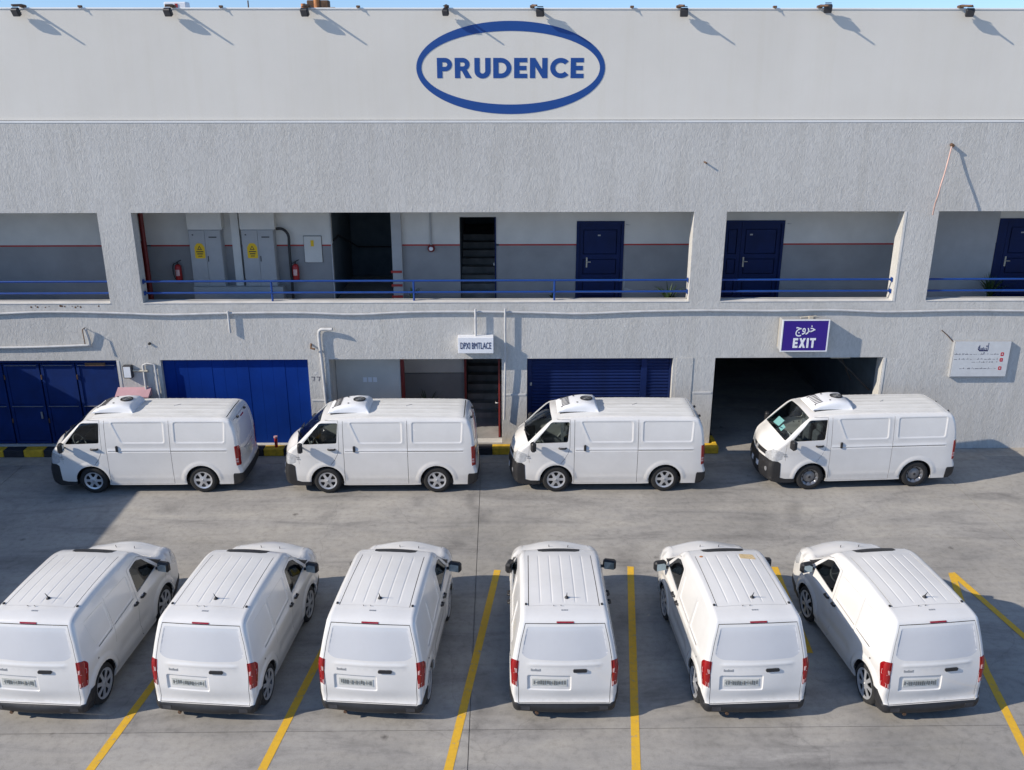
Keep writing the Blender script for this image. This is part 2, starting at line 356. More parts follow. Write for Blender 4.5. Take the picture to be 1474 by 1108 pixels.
# ------------------------------------------------------------------ the building
FY = 22.15
bld = tag(empty('building', (0, FY, 0)), 'long grey stucco two-storey depot building with open upper walkway behind the vans', 'building')
def bx(name, mat, x0, x1, y0, y1, z0, z1, parent=None, bev=0):
    return MB().box(x0, x1, y0 - FY if parent is None or parent is bld else y0, y1 - FY if parent is None or parent is bld else y1, z0, z1, bev).build(name, mat, parent or bld)
def wob(x0, x1, z0, z1, n=0): return rect(x0, x1, z0, z1)
UP = [(-15.2, -9.55), (-8.75, 4.645), (5.43, 9.70), (10.53, 15.6)]
GR = [(-14.4, -9.62, .2), (-8.52, -4.84, .2), (-4.31, .03, .2), (.67, 4.36, .2), (5.42, 9.68, -.02)]
ops = [(1, rect(-22, 24, 0, 8.24))] + [(-1, rect(a, b, 3.97, 6.185)) for a, b in UP] + [(-1, rect(a, b, z, 2.515)) for a, b, z in GR]
def cutrect(*a): return rect(*a)
shape(ops, .36).build('facade_wall', M['stucco'], bld)
shape([(1, rect(-22, 24, 8.30, 10.66))], .30).build('parapet_wall', M['beige'], bld, (0, .035, 0))
bx('cornice', M['coping'], -22, 24, FY - .008, FY + .25, 8.243, 8.29)
bx('joint_strip', M['black'], -22, 24, FY + .028, FY + .2, 8.292, 8.299)
bx('coping', M['coping'], -22, 24, FY + .02, FY + .38, 10.662, 10.70, None, .008)
bx('roof_slab', M['roof'], -22, 24, FY + .40, 42, 9.9, 10.1)
bx('side_wall', M['stucco'], -22, -21.7, FY + .40, 42, 0, 9.89); bx('side_wall', M['stucco'], 23.7, 24, FY + .40, 42, 0, 9.89); bx('rear_wall', M['stucco'], -21.69, 23.69, 41.7, 42, 0, 9.89)
for a, b in UP:                                       # pale sill plaster on each opening
    bx('sill', M['trim'], a + .004, b - .004, FY - .012, FY + .355, 3.971, 3.985)
# upper corridor
CY = 23.8
bx('walkway_slab', M['slab'], -21.6, 23.6, FY + .362, 30, 3.30, 3.55); bx('walkway_ceiling', M['wall_up'], -21.6, 23.6, FY + .362, 30, 6.30, 6.5)
UO = [(-4.35, -2.79, 6.31), (-1.04, -.10, 5.80), (1.98, 3.21, 5.69), (5.74, 7.36, 5.70), (12.93, 14.3, 5.74)]
def backwall(z0, z1, mat, name):
    o = [(1, rect(-21.6, 23.6, z0, z1))] + [(-1, rect(a, b, z0 - .1, min(t, z1 + .1))) for a, b, t in UO]
    return shape(o, .2).build(name, mat, bld, (0, CY - FY, 0))
backwall(3.55, 5.06, M['wall_low'], 'walkway_wall'); backwall(5.10, 6.30, M['wall_up'], 'walkway_wall')
for a, b in ((-21.6, -9.3), (-9.0, -4.35), (-2.53, -1.04), (-.02, 1.98), (3.21, 5.74), (7.36, 10.97)):
    bx('wall_stripe', M['red_line'], a, b, CY - .004, CY + .1, 5.06, 5.10)
bx('wall_patch', M['cabinet'], 10.98, 12.92, CY - .006, CY - .001, 3.56, 6.29); bx('cross_wall', M['wall_low'], -9.42, -9.24, FY + .9, CY - .002, 3.55, 6.30)
# dark passage with pilaster
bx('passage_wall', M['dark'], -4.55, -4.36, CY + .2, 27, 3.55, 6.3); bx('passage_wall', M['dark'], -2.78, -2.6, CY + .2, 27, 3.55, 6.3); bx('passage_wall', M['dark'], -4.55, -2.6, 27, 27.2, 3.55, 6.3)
bx('pilaster', M['cabinet'], -2.785, -2.53, CY - .14, CY - .002, 3.551, 6.3)
for z in (3.72, 4.02, 4.38): bx('pilaster_stripe', M['red_line'], -2.83, -2.545, CY - .155, CY - .13, z, z + .06)
MB().tube([(-4.34, CY - FY + .25, 5.15), (-4.28, 2.4, 5.2), (-4.1, 4.4, 4.5), (-2.8, 4.4, 4.5)], .022).build('handrail', M['black'], bld)
MB().tube([(-4.352, CY - FY - .02, 3.55), (-4.345, CY - FY - .02, 6.28)], .014).build('edge_conduit', M['conduit'], bld)
# upstairs staircase behind the dark door
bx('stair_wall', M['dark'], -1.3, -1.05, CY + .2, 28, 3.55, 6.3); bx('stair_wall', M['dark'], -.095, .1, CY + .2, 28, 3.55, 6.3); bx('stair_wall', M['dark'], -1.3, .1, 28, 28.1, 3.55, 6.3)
for k in range(8):
    bx('stair_step', M['stair'], -1.04, -.1, CY + .35 + k * .29, 27.9, 3.56 + k * .17, 3.56 + (k + 1) * .17 - .002)
bx('door_frame', M['navy'], -.135, -.10, CY - .03, CY + .19, 3.55, 5.80)
MB().tube([(-.16, CY - FY - .04, 4.55), (-.16, CY - FY - .04, 4.62)], .02).build('latch', M['steel'], bld)
# blue doors upstairs
def blue_door(x0, x1, z0, z1, split=None, hx=None):
    Y = CY - .02; fr = empty('door', (x0, Y - FY, z0), 0, bld); w = x1 - x0; h = z1 - z0
    shape([(1, rect(0, w, 0, h)), (-1, rect(.07, w - .07, -.1, h - .07))], .14).build('door_frame', M['navy'], fr)
    leaves = [(.075, w - .075)] if split is None else [(.075, split - .004), (split + .004, w - .075)]
    for a, b in leaves:
        o = [(1, rect(a, b, .01, h - .075))]; o1 = []
        for zz0, zz1 in ((.14, .62), (.74, 1.15), (1.27, h - .22)):
            if b - a > .3: o.append((-1, rect(a + .1, b - .1, zz0, zz1))); o1.append(rect(a + .125, b - .125, zz0 + .025, zz1 - .025))
        lf = shape(o, .05).build('door_leaf', M['navy'], fr, (0, .045, 0))
        MB().box(a + .01, b - .01, .06, .085, .02, h - .08).build('door_core', M['navy'], lf, (0, -.045 + .035, 0))
        for q in o1: shape([(1, q)], .02).build('raised_panel', M['navy'], lf, (0, .005, 0))
    hx = hx or .2
    MB().box(hx - .018, hx + .018, .025, .044, .93, 1.19).tube([(hx, .03, 1.08), (hx, -.02, 1.08), (hx + .1, -.02, 1.08)], .011).build('handle', M['cream'], fr)
    MB().box(w * .48 - .035, w * .48 + .035, .036, .044, h - .39, h - .355).build('number_tag', M['cabinet'], fr)
blue_door(1.98, 3.21, 3.55, 5.69, None, .28); blue_door(5.74, 7.36, 3.55, 5.70, .52, .62); blue_door(12.93, 14.3, 3.55, 5.74, .25, .33)
for (x, z, w, h) in ((3.25, 5.58, .12, .03), (3.235, 3.86, .05, .55), (3.26, 3.84, .25, .09), (7.42, 5.60, .12, .03)):   # bare filler patches round the frames
    P = rpoly([(x + random.uniform(-.01, .01), z), (x + w * .7, z + h * .1), (x + w, z + h * .4), (x + w * .5, z + h * .7), (x + w * .35, z + h), (x, z + h)], .01)
    shape([(1, P)], .004).build('filler_patch', M['cabinet'], bld, (0, CY - FY - .004, 0))
# low bench under the cabinets and dark flanking columns
bx('plinth', M['cabinet'], -7.92, -5.62, CY - .32, CY - .002, 3.551, 4.06); 
bx('duct_box', M['wall_up'], -7.93, -7.06, CY - .26, CY - .002, 5.54, 6.295); bx('duct_box', M['wall_up'], -6.60, -5.72, CY - .26, CY - .002, 5.54, 6.295)
bx('column', M['wall_up'], -6.86, -6.66, CY - .15, CY - .002, 4.062, 6.295)
# ground floor: plain blue sheet door
P = [(-8.52 + 3.68 * k / 12) for k in range(13)]
sheet = empty('sheet_door', (0, .12, .2), 0, bld)
for k in range(12):
    MB().box(P[k] + .002, P[k + 1] - .002, .01 if k % 3 else .004, .04, 0, 2.31).build('sheet_panel', M['blue2'], sheet)
MB().box(-8.52, -4.84, .05, .08, 0, 2.31).build('sheet_backing', M['blue2'], sheet)
# left gates
gate = empty('gate', (0, .14, .2), 0, bld)
gx = [-14.35, -12.55, -11.62, -10.72, -9.66]
MB().box(-14.4, -9.62, .05, .08, 0, 2.31).build('gate_backing', M['blue'], gate)
MB().box(-14.4, -9.62, -.03, .05, 2.22, 2.31).build('gate_rail', M['blue'], gate)
for k in range(4):
    a, b = gx[k] + .02, gx[k + 1] - .02
    lf = shape([(1, rect(a, b, .02, 2.19)), (-1, rect(a + .07, b - .07, .09, 1.02)), (-1, rect(a + .07, b - .07, 1.09, 2.12))], .05).build('gate_leaf', M['blue'], gate, (0, -.02, 0))
    for z0, z1 in ((.09, 1.02), (1.09, 2.12)):
        MB().box(a + .075, b - .075, .02, .04, z0 + .005, z1 - .005).build('gate_panel', M['blue'], lf)
    for zz in (1.05, 2.15): MB().box(a + .05, b - .05, -.03, 0, zz - .004, zz + .004).build('edge_bead', M['steel'], lf)
    MB().tube([(a, -.02, 1.78), (a, -.02, 1.9)], .016).tube([(a, -.02, .6), (a, -.02, .72)], .016).build('hinge', M['rust'], lf)
MB().box(-11.78, -11.74, -.05, -.02, .72, .90).build('gate_handle', M['steel'], gate)
MB().box(-10.45, -9.95, -.06, -.03, 2.14, 2.22).build('closer_arm', M['rust'], gate)
# roller shutter
sh = empty('roller_shutter', (0, .16, .2), 0, bld)
sl = None
for (a, b) in ((.80, 3.58), (3.74, 4.30)):
    mb = MB(); pr = [(0, 0), (-.012, .012), (-.016, .035), (-.010, .058), (.004, .066), (.004, .084)]
    V = [(x, y, z) for x in (a, b) for y, z in pr]; n = len(pr)
    mb.add(V, [(i, n + i, n + i + 1, i + 1) for i in range(n - 1)], False)
    me = mb.mesh('slat', M['navyslat'])
    for k in range(27): link('slat', me, sh, (0, .05, k * .085))
MB().box(.67, 4.36, .075, .10, 0, 2.31).build('shutter_backing', M['black'], sh)
for a, b in ((.68, .795), (3.585, 3.735), (4.305, 4.355)): MB().box(a, b, 0, .07, 0, 2.3).build('shutter_guide', M['navyslat'], sh)
MB().box(.75, .80, -.03, 0, 1.55, 1.63).build('shutter_lock', M['steel'], sh)
bx('jamb_patch', M['stucco'], 4.44, 4.86, FY - .014, FY - .001, .2, 2.52); 
for a, b, z in ((.06, .64, 1.53), (4.90, 5.38, 1.56), (-4.80, -4.34, 1.40)): bx('plaster_band', M['trim'], a, b, FY - .012, FY - .001, z, z + .045)
for a in (-9.60, 9.70): bx('plaster_edge', M['trim'], a, a + .05, FY - .010, FY - .001, .05, 2.5)
bx('plaster_edge', M['trim'], 9.715, 9.76, FY - .008, FY - .002, 3.97, 6.18)
# entrance recess
bx('recess_wall', M['wall_up'], -4.30, -2.62, 22.95, 23.1, .2, 2.7); bx('recess_wall', M['wall_up'], -4.5, -4.312, FY + .362, 23.1, .2, 2.7)
bx('recess_ceiling', M['wall_up'], -4.5, .25, FY + .362, 27, 2.705, 2.8); bx('recess_floor', M['slab'], -4.5, .3, FY + .002, 27, .02, .195)
bx('lobby_wall', M['wall_up'], -2.9, -.98, 24.3, 24.45, 1.42, 2.70); bx('lobby_wall', M['wall_low'], -2.9, -.98, 24.3, 24.45, .2, 1.40)
bx('lobby_wall', M['wall_low'], -3.0, -2.85, 23.11, 24.45, .2, 2.7)
bx('door_frame', M['darkred'], -2.61, -2.52, 22.93, 23.05, .2, 2.70); bx('door_frame', M['darkred'], -1.0, -.94, 24.1, 24.28, .2, 2.70)
bx('meter_box', M['cabinet'], -1.62, -1.14, 24.2, 24.295, 1.95, 2.6)
for k in range(3): bx('paper_notice', M['white'], -3.60 + k * .13, -3.50 + k * .13, 22.942, 22.948, 1.63, 1.76)
for k in range(10): bx('stair_step', M['stair'], -.93, .2, 23.9 + k * .28, 26.9, .2 + k * .18, .2 + (k + 1) * .18 - .002); 
bx('stair_wall', M['dark'], .21, .35, FY + .37, 27, .2, 2.7); bx('stair_wall', M['dark'], -.975, -.94, 24.46, 27, .2, 2.7); bx('stair_wall', M['dark'], -3, .35, 27.01, 27.2, .2, 2.8)
bx('door_panel', M['cream'], .03, .20, FY + .37, FY + .40, 1.7, 2.5)
dl = bx('red_door', M['darkred'], -.06, -.015, FY + .42, FY + 1.25, .2, 2.48); MB().tube([(-.06, .47, 1.15), (-.13, .47, 1.15), (-.13, .57, 1.15)], .014).build('handle', M['steel'], dl)
bx('threshold', M['trim'], -4.31, .03, FY - .001, FY + .03, .201, .235); bx('entrance_step', M['concrete_light'], -.6, .28, FY - .001, FY + .001, .201, .203)
# garage
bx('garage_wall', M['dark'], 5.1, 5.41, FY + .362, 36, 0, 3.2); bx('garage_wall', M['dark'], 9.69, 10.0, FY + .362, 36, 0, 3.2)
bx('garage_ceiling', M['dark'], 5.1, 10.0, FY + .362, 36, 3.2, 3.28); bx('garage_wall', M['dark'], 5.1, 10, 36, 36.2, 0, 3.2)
MB().tube([(8.55, .6, 2.9), (9.4, 1.2, 1.5)], .02).tube([(8.4, .5, 2.62), (9.65, .5, 1.45)], .018).build('ramp_rail', M['black'], bld)
bx('ceiling_fitting', M['cream'], 8.5, 9.0, FY + .4, FY + .6, 2.36, 2.48)
# low wing of the depot, left of the yard
wing = empty('annex_building', (-19, 17, 0)); tag(wing, 'plain grey annex wing closing the left side of the yard', 'building')
MB().box(-3, 3.0, -5.2, 5.14, 0, 4.55).build('wing_wall', M['stucco'], wing); MB().box(-3.05, 3.05, -5.25, 5.14, 4.553, 4.66).build('wing_coping', M['trim'], wing)

# ------------------------------------------------------------------ wall fittings, each a thing of its own
# railings
def railing(x0, x1, posts, label):
    r = empty('balcony_railing', ((x0 + x1) / 2, FY + .16, 3.986)); tag(r, label, 'railing', 'blue walkway railings'); c = (x0 + x1) / 2
    for z in (.21, .50): MB().tube([(x0 - c + .01, 0, z), (x1 - c - .01, 0, z)], .026, 10).build('rail', M['rail'], r)
    for p in posts: MB().tube([(p - c, 0, 0), (p - c, 0, .50)], .026, 10).build('post', M['rail'], r)
    for e in (x0 + .02, x1 - .02):
        for z in (.21, .50): MB().box(e - c - .012, e - c + .012, -.05, .05, z - .05, z + .05).build('end_plate', M['rail'], r)
railing(-15.2, -9.55, [], 'blue two-bar railing in the leftmost upper opening'); railing(-8.75, 4.645, [-5.62, -2.13, 1.34], 'long blue two-bar railing with posts in the widest upper opening')
railing(5.43, 9.70, [], 'blue two-bar railing above the exit sign'); railing(10.53, 15.6, [], 'blue two-bar railing in the rightmost upper opening')
# logo
def letters():
    t = .25; L = {}
    L['P'] = ([(1, rect(0, t, 0, 1)), (1, rect(.1, .38, .34, 1)), (1, circ(.38, .67, .33)), (-1, rect(t, .38, .56, .78)), (-1, circ(.38, .67, .11))], .71)
    L['R'] = ([(1, rect(0, t, 0, 1)), (1, rect(.1, .38, .36, 1)), (1, circ(.38, .68, .32)), (-1, rect(t, .38, .58, .78)), (-1, circ(.38, .68, .10)), (1, [(.30, .42), (.56, .42), (.80, 0), (.51, 0)])], .80)
    L['U'] = ([(1, circ(.38, .36, .38)), (-1, circ(.38, .36, .13)), (-1, rect(-.1, .9, .36, .9)), (1, rect(0, t, .36, 1)), (1, rect(.51, .76, .36, 1))], .76)
    L['D'] = ([(1, rect(0, .36, 0, 1)), (1, circ(.36, .5, .5)), (-1, rect(-.3, 0, -.1, 1.1)), (-1, rect(t, .36, .23, .77)), (-1, circ(.36, .5, .27)), (1, rect(0, t, 0, 1))], .86)
    L['E'] = ([(1, rect(0, t, 0, 1)), (1, rect(.1, .62, 0, .22)), (1, rect(.1, .58, .39, .61)), (1, rect(.1, .62, .78, 1))], .62)
    L['N'] = ([(1, rect(0, t, 0, 1)), (1, rect(.58, .83, 0, 1)), (1, [(0, 1), (.24, 1), (.83, 0), (.59, 0)])], .83)
    L['C'] = ([(1, circ(.5, .5, .5, 40)), (-1, circ(.5, .5, .26, 30)), (-1, [(.5, .5), (1.0, .95), (1.3, .5), (1.0, .05)])], .84)
    L['X'] = ([(1, [(0, 0), (.27, 0), (.8, 1), (.53, 1)]), (1, [(.53, 0), (.8, 0), (.27, 1), (0, 1)])], .80)
    L['I'] = ([(1, rect(0, t, 0, 1))], .25)
    L['T'] = ([(1, rect(0, .72, .78, 1)), (1, rect(.235, .485, 0, 1))], .72)
    return L
LET = letters()
def word(txt, x0, x1, z0, h, gap, thick, mat, parent, y):
    tot = sum(LET[c][1] for c in txt) + gap * (len(txt) - 1); s = (x1 - x0) / tot; x = x0
    for c in txt:
        o, w = LET[c]
        shape([(sg, [(x + a * s, z0 + b * h) for a, b in p]) for sg, p in o], thick).build('letter', mat, parent, (0, y, 0)); x += (w + gap) * s
logo = tag(empty('wall_logo', (.262, FY + .035, 9.43)), 'big blue oval PRUDENCE logo on the beige parapet', 'sign')
shape([(1, circ(0, 0, 2.14, 96, ry=1.0)), (-1, circ(0, 0, 2.025, 96, ry=.79))], .004).build('oval_ring', M['logo'], logo, (0, -.006, 0))
word('PRUDENCE', -1.672, 1.655, -.215, .435, .13, .004, M['logo'], logo, -.006)
def text_mesh(s, size, thick, mat, name, parent, loc, width=None, bold=0.0):
    cu = bpy.data.curves.new('t', 'FONT'); cu.body = s; cu.size = size; cu.align_x = 'CENTER'; cu.extrude = thick / 2; cu.offset = bold; cu.resolution_u = 4
    o = bpy.data.objects.new('t', cu); COL.objects.link(o); bpy.context.view_layer.update()
    dg = bpy.context.evaluated_depsgraph_get(); me = bpy.data.meshes.new_from_object(o.evaluated_get(dg)); bpy.data.objects.remove(o)
    me.transform(Matrix.Rotation(R(90), 4, 'X'))
    if width and len(me.vertices):
        xs = [v.co.x for v in me.vertices]; c = (max(xs) + min(xs)) / 2; me.transform(Matrix.Translation((-c, 0, 0))); me.transform(Matrix.Diagonal((width / max(1e-4, max(xs) - min(xs)), 1, 1, 1)))
    me.materials.clear(); me.materials.append(mat); me.name = name
    return link(name, me, parent, loc)
# exit sign
ex = tag(empty('exit_sign', (7.52, FY, 3.18)), 'indigo EXIT sign with Arabic lettering above the garage opening', 'sign')
MB().box(-.575, .575, -.30, -.02, -.40, .40, .01).build('sign_box', M['cabinet'], ex)
shape([(1, rect(-.585, .585, -.41, .41)), (-1, rect(-.555, .555, -.385, .385))], .03).build('sign_frame', M['white'], ex, (0, -.32, 0))
MB().box(-.553, .553, -.312, -.302, -.383, .383).build('sign_face', M['signblue'], ex)
word('EXIT', -.28, .28, -.31, .25, .16, .006, M['white'], ex, -.320)
text_mesh('\uFE9D\uFEED\uFEAE\uFEA7', .29, .006, M['white'], 'arabic_lettering', ex, (0, -.317, .10), .48, .003)
MB().box(.1, .2, -.2, -.1, .39, .45).tube([(-.1, -.15, .42), (.3, -.1, .44)], .02).build('sign_bracket', M['cream'], ex)
MB().tube([(-.575, -.05, -.35), (-.575, -.05, .38)], .012).build('sign_conduit', M['cream'], ex)
en = tag(empty('entrance_sign', (-.61, FY, 2.95)), 'small white lit-box sign with dark blue letters over the staircase entrance', 'sign')
MB().box(-.44, .44, -.28, -.01, -.205, .205, .008).build('sign_box', M['white'], en)
text_mesh('DPXI BMTLACE', .24, .005, M['ink'], 'lettering', en, (0, -.285, -.085), .76, .0)
# notice board
nb = tag(empty('notice_board', (12.1, FY, 2.48)), 'weathered white notice board with Arabic heading and red bullets on the right wall', 'sign')
MB().box(-.72, .72, -.10, -.002, -.48, .48, .01).build('board_box', M['cabinet'], nb)
MB().box(-.69, .71, -.107, -.101, -.45, .465).build('board_face', M['board'], nb)
text_mesh('\uFEEA\uFEB4\uFE92\uFE98\uFEDF', .30, .003, M['ink'], 'heading', nb, (.02, -.110, .22), .26, .004)
for k, (z, x0, x1) in enumerate(((.13, -.62, .44), (.0, -.66, .44), (-.08, -.22, .44), (-.25, -.42, .44))):
    mb = MB(); x = x1
    while x > x0:
        w = random.uniform(.02, .10); hgt = random.uniform(.006, .016)
        P = [(x - w, -.108, z + random.uniform(-.008, .008)), (x, -.108, z + random.uniform(-.008, .008)), (x, -.108, z + hgt), (x - w, -.108, z + hgt)]
        mb.add(P, [(0, 1, 2, 3)])
        if random.random() < .5: mb.add([(x - w / 2, -.1082, z), (x - w / 2 + .01, -.1082, z), (x - w / 2 + .012, -.1082, z + .04), (x - w / 2 + .002, -.1082, z + .04)], [(0, 1, 2, 3)])
        x -= w + random.uniform(.006, .03)
    mb.build('text_line', M['greyink'], nb)['kind'] = 'stuff'
for k, z in enumerate((.10, -.05, -.27)):
    shape([(1, rrect(.49, .57, z - .01, z + .085, .02)), (-1, rrect(.512, .548, z + .018, z + .06, .01))] + ([(1, rect(.512, .55, z + .03, z + .045))] if k == 1 else []), .003).build('bullet_number', M['redink'], nb, (0, -.111, 0))
# floodlights on the parapet
def floodlight(x, dx, label, cube=.17, drop=-.02):
    f = empty('floodlight', (x, FY + .02, 10.70)); tag(f, label, 'floodlight', 'floodlights along the parapet top')
    MB().tube([(0, .12, .03), (0, -.05, .04), (dx * .5, -.40, .03)], [.03, .03, .018], 8).build('arm', M['rust'], f)  # thin rod past the lamp is added to cast a long shadow streak
    h = MB().box(-cube / 2, cube / 2, -.05, .05, -cube / 2, cube / 2, .015).build('lamp_housing', M['black'], f, (dx, -.15, drop - .04), (R(30), 0, R(-12)))
    MB().box(-cube * .4, cube * .4, -.06, -.051, -cube * .4, cube * .4).build('lamp_glass', M['dash'], h)
    for k in range(4): MB().box(-cube / 2 + .02, cube / 2 - .02, .051, .075, -cube / 2 + .03 + k * .05, -cube / 2 + .04 + k * .05).build('cooling_fin', M['black'], h)
    MB().box(-.05, .05, -.06, .06, 0, .05).build('base_plate', M['rust'], f)
for x, dx, d in ((-10.5, -.10, 'at the far left of the parapet'), (-7.2, -.08, 'second from the left on the parapet'), (-4.22, -.06, 'third from the left, left of the logo'),
                 (-1.16, -.02, 'above the left half of the oval logo'), (.74, .17, 'above the right half of the oval logo'), (4.0, .10, 'just right of the oval logo'),
                 (7.15, .14, 'second from the right on the parapet'), (10.31, .16, 'rightmost on the parapet')):
    floodlight(x, dx, 'black square floodlight ' + d, .175 if x != -1.16 else .14, -.06 if x not in (7.15,) else .02)
for x, d in ((-9.25, 'between the first two floodlights from the left'), (-6.15, 'between the second and third floodlights'), (-3.12, 'near the left of the logo'), (2.96, 'right of the logo'), (6.15, 'between the two right floodlights')):
    h = empty('cable_clip', (x, FY + .03, 10.70)); tag(h, 'small dark metal cable clip on the coping ' + d, 'clip', 'small clips on the coping')
    MB().box(-.04, .04, -.05, .04, 0, .045, .008).tube([(0, -.05, .02), (0, -.07, -.02)], .01).build('clip_body', M['rust'], h)
# things on the roof
w = tag(empty('rooftop_unit', (-9.6, 30, 10.1)), 'small white and red rooftop box showing over the parapet, left', 'roof equipment')
MB().box(-.35, .3, -.2, .2, 0, 1.10, .02).build('unit_case', M['white'], w); MB().box(-.02, .06, -.22, -.201, .5, 1.05).build('red_band', M['red'], w); MB().tube([(2.1, 0, 0), (2.1, 0, 1.15)], .02).build('mast', M['rust'], w)
w = tag(empty('rooftop_pipework', (-4.9, 25.5, 10.1)), 'rusty orange pipework on the roof behind the third floodlight', 'roof equipment')
MB().tube([(-.6, 0, 0), (-.6, 0, .68), (.7, 0, .72), (.7, 0, 0)], .05).tube([(-.1, .1, 0), (-.1, .1, .85)], .06).tube([(.25, .1, 0), (.25, .1, .95)], .09).build('pipes', M['orange'], w); MB().box(.0, .55, .05, .35, .72, .93, .02).build('valve_box', M['rust'], w)
# conduits
def wire(name, pts, r, mat, label, cat='pipe', group='conduits on the facade'):
    o = MB().tube([(x, y - FY, z) for x, y, z in pts], r, 8).build(name, mat, None, (0, FY, 0)); return tag(o, label, cat, group)
def smooth_path(ctrl, n=6):
    P = [Vector(p) for p in ctrl]; out = []
    for i in range(len(P) - 1):
        a, b, c, d = P[max(i - 1, 0)], P[i], P[i + 1], P[min(i + 2, len(P) - 1)]
        for k in range(n):
            t = k / n; out.append(.5 * ((2 * b) + (c - a) * t + (2 * a - 5 * b + 4 * c - d) * t * t + (3 * b - a - 3 * c + d) * t ** 3))
    out.append(P[-1]); return out
Y0 = FY - .045
cz = [(-15.9, 3.74), (-13, 3.72), (-11.2, 3.78), (-9.6, 3.75), (-8.2, 3.70), (-6.8, 3.73), (-5, 3.74), (-3.6, 3.69), (-2.2, 3.745), (-.6, 3.75), (.9, 3.72), (2.0, 3.69), (3.4, 3.74), (5, 3.76), (6.8, 3.745), (8.2, 3.76), (9.6, 3.71), (11.5, 3.74), (13.5, 3.72), (17, 3.74)]
wire('wall_conduit', smooth_path([(x, Y0, z) for x, z in cz]), .032, M['conduit'], 'long sagging white conduit running the full width of the facade', 'pipe')
wire('drop_conduit', [(-6.68, Y0 - .03, 3.80), (-6.68, Y0 - .03, 3.24)], .030, M['conduit'], 'short white drop conduit above the plain blue sheet door')
wire('drop_conduit', [(-.61, Y0 - .07, 3.84), (-.61, Y0 - .07, 3.14)], .030, M['conduit'], 'short white drop conduit feeding the entrance sign')
wire('drop_conduit', [(.12, Y0 - .06, 3.84), (.12, Y0 - .06, 2.3), (.09, Y0 - .03, .9)], .028, M['conduit'], 'tall white drop conduit right of the entrance sign')
wire('drain_pipe', smooth_path([(-4.14, Y0 - .10, 3.34), (-4.30, Y0 - .06, 3.33), (-4.46, Y0 - .03, 3.30), (-4.50, Y0 - .02, 3.1), (-4.47, Y0 - .02, 2.4), (-4.44, Y0, 1.3), (-4.44, Y0, .25)], 4), .042, M['conduit'], 'white vertical drain pipe with top elbow left of the entrance')
wire('wall_pipe', smooth_path([(-15.9, Y0, 2.9), (-12.4, Y0, 2.87), (-10.4, Y0, 2.92), (-10.19, Y0, 2.96), (-10.22, Y0 - .05, 3.36)], 5), .034, M['conduit'], 'white pipe with upturned end above the blue gate')
wire('wire_hook', [(-10.26, Y0 + .04, 3.36), (-10.25, Y0 - .14, 3.37), (-10.23, Y0 - .16, 3.0)], .012, M['rust'], 'thin rusty hook at the upturned pipe end', 'hook', None)
wire('wall_pipe', [(-8.62, Y0, .3), (-8.66, Y0, 2.42), (-8.85, Y0, 2.44), (-8.95, Y0, 2.40), (-8.95, Y0, .9)], .03, M['conduit'], 'white looped pipe left of the plain blue sheet door')
wire('hanging_rope', smooth_path([(10.54, FY - .10, 7.70), (10.46, FY - .20, 7.4), (10.36, FY - .33, 7.1), (10.27, FY - .42, 6.85), (10.25, FY - .40, 6.6), (10.28, FY - .26, 6.4), (10.33, FY - .12, 6.12)], 6), .018, M['rope'], 'pale pink cable hanging from a hook at upper right', 'cable', None)
wire('wall_hook', [(10.58, FY + .05, 7.74), (10.56, FY - .12, 7.72)], .04, M['rust'], 'rusty hook holding the pink cable', 'hook', None)
wire('wall_hook', [(4.80, FY + .02, 7.35), (4.84, FY - .10, 7.33)], .02, M['rust'], 'small bent rusty hook on the blank upper wall', 'hook', None)
wire('wall_hook', [(-4.72, FY, 2.92), (-4.70, FY - .16, 2.86), (-4.6, FY - .18, 2.84)], .025, M['rust'], 'rusty bracket beside the drain pipe', 'hook', None)
wire('wire_stub', [(11.05, FY - .01, 3.22), (11.2, FY - .02, 3.1), (11.38, FY - .03, 2.92)], .010, M['rust'], 'thin wire running down to the notice board', 'wire', None)
wire('wall_bolt', [(-8.72, FY + .02, 2.96), (-8.72, FY - .05, 2.95)], .03, M['black'], 'black bolt in a plaster hole left of the blue sheet door', 'bolt', None)
s = tag(empty('small_wall_sign', (-9.33, FY, 2.24)), 'small white framed plate on the pillar between the blue doors', 'sign')
MB().box(-.11, .11, -.13, -.002, -.165, .165, .012).build('frame', M['dash'], s); MB().box(-.085, .085, -.138, -.131, -.14, .14).build('plate', M['white'], s); MB().tube([(.12, -.05, .02), (.48, -.05, 0)], .03).build('bracket', M['cream'], s)
s = tag(empty('meter_cabinet', (-9.25, FY, .2)), 'pink-topped metal box standing between the blue doors behind the first van', 'cabinet')
MB().box(-.40, .40, -.05, -.002, 0, 1.48).build('case', M['cabinet'], s)
MB().add([(-.42, -.28, 1.44), (.42, -.28, 1.44), (.42, -.002, 1.60), (-.42, -.002, 1.60), (-.42, -.28, 1.41), (.42, -.28, 1.41), (.42, -.002, 1.41), (-.42, -.002, 1.41)], [(0, 1, 2, 3), (4, 5, 1, 0), (5, 6, 2, 1), (7, 4, 0, 3), (7, 6, 5, 4), (3, 2, 6, 7)]).build('lid', M['pinkpaint'], s)
s = tag(empty('red_post', (-5.78, 22.0, .2)), 'short red post on the kerb by the blue sheet door', 'post')
MB().tube([(0, 0, 0), (0, 0, .26)], .04, 12).build('post_body', M['red'], s); MB().tube([(0, 0, .26), (0, 0, .30)], .05, 12).build('cap', M['pinkpaint'], s)
# 77 painted number
MB_ = None
s = tag(empty('painted_number', (-4.66, FY - .003, 2.0)), 'faded number 77 painted left of the drain pipe', 'marking')
for k in range(2): shape([(1, [(k * .13 - .12, .06), (k * .13 - .02, .06), (k * .13 - .05, -.06), (k * .13 - .075, -.06), (k * .13 - .05, .038), (k * .13 - .12, .038)])], .002).build('digit', M['greyink'], s)
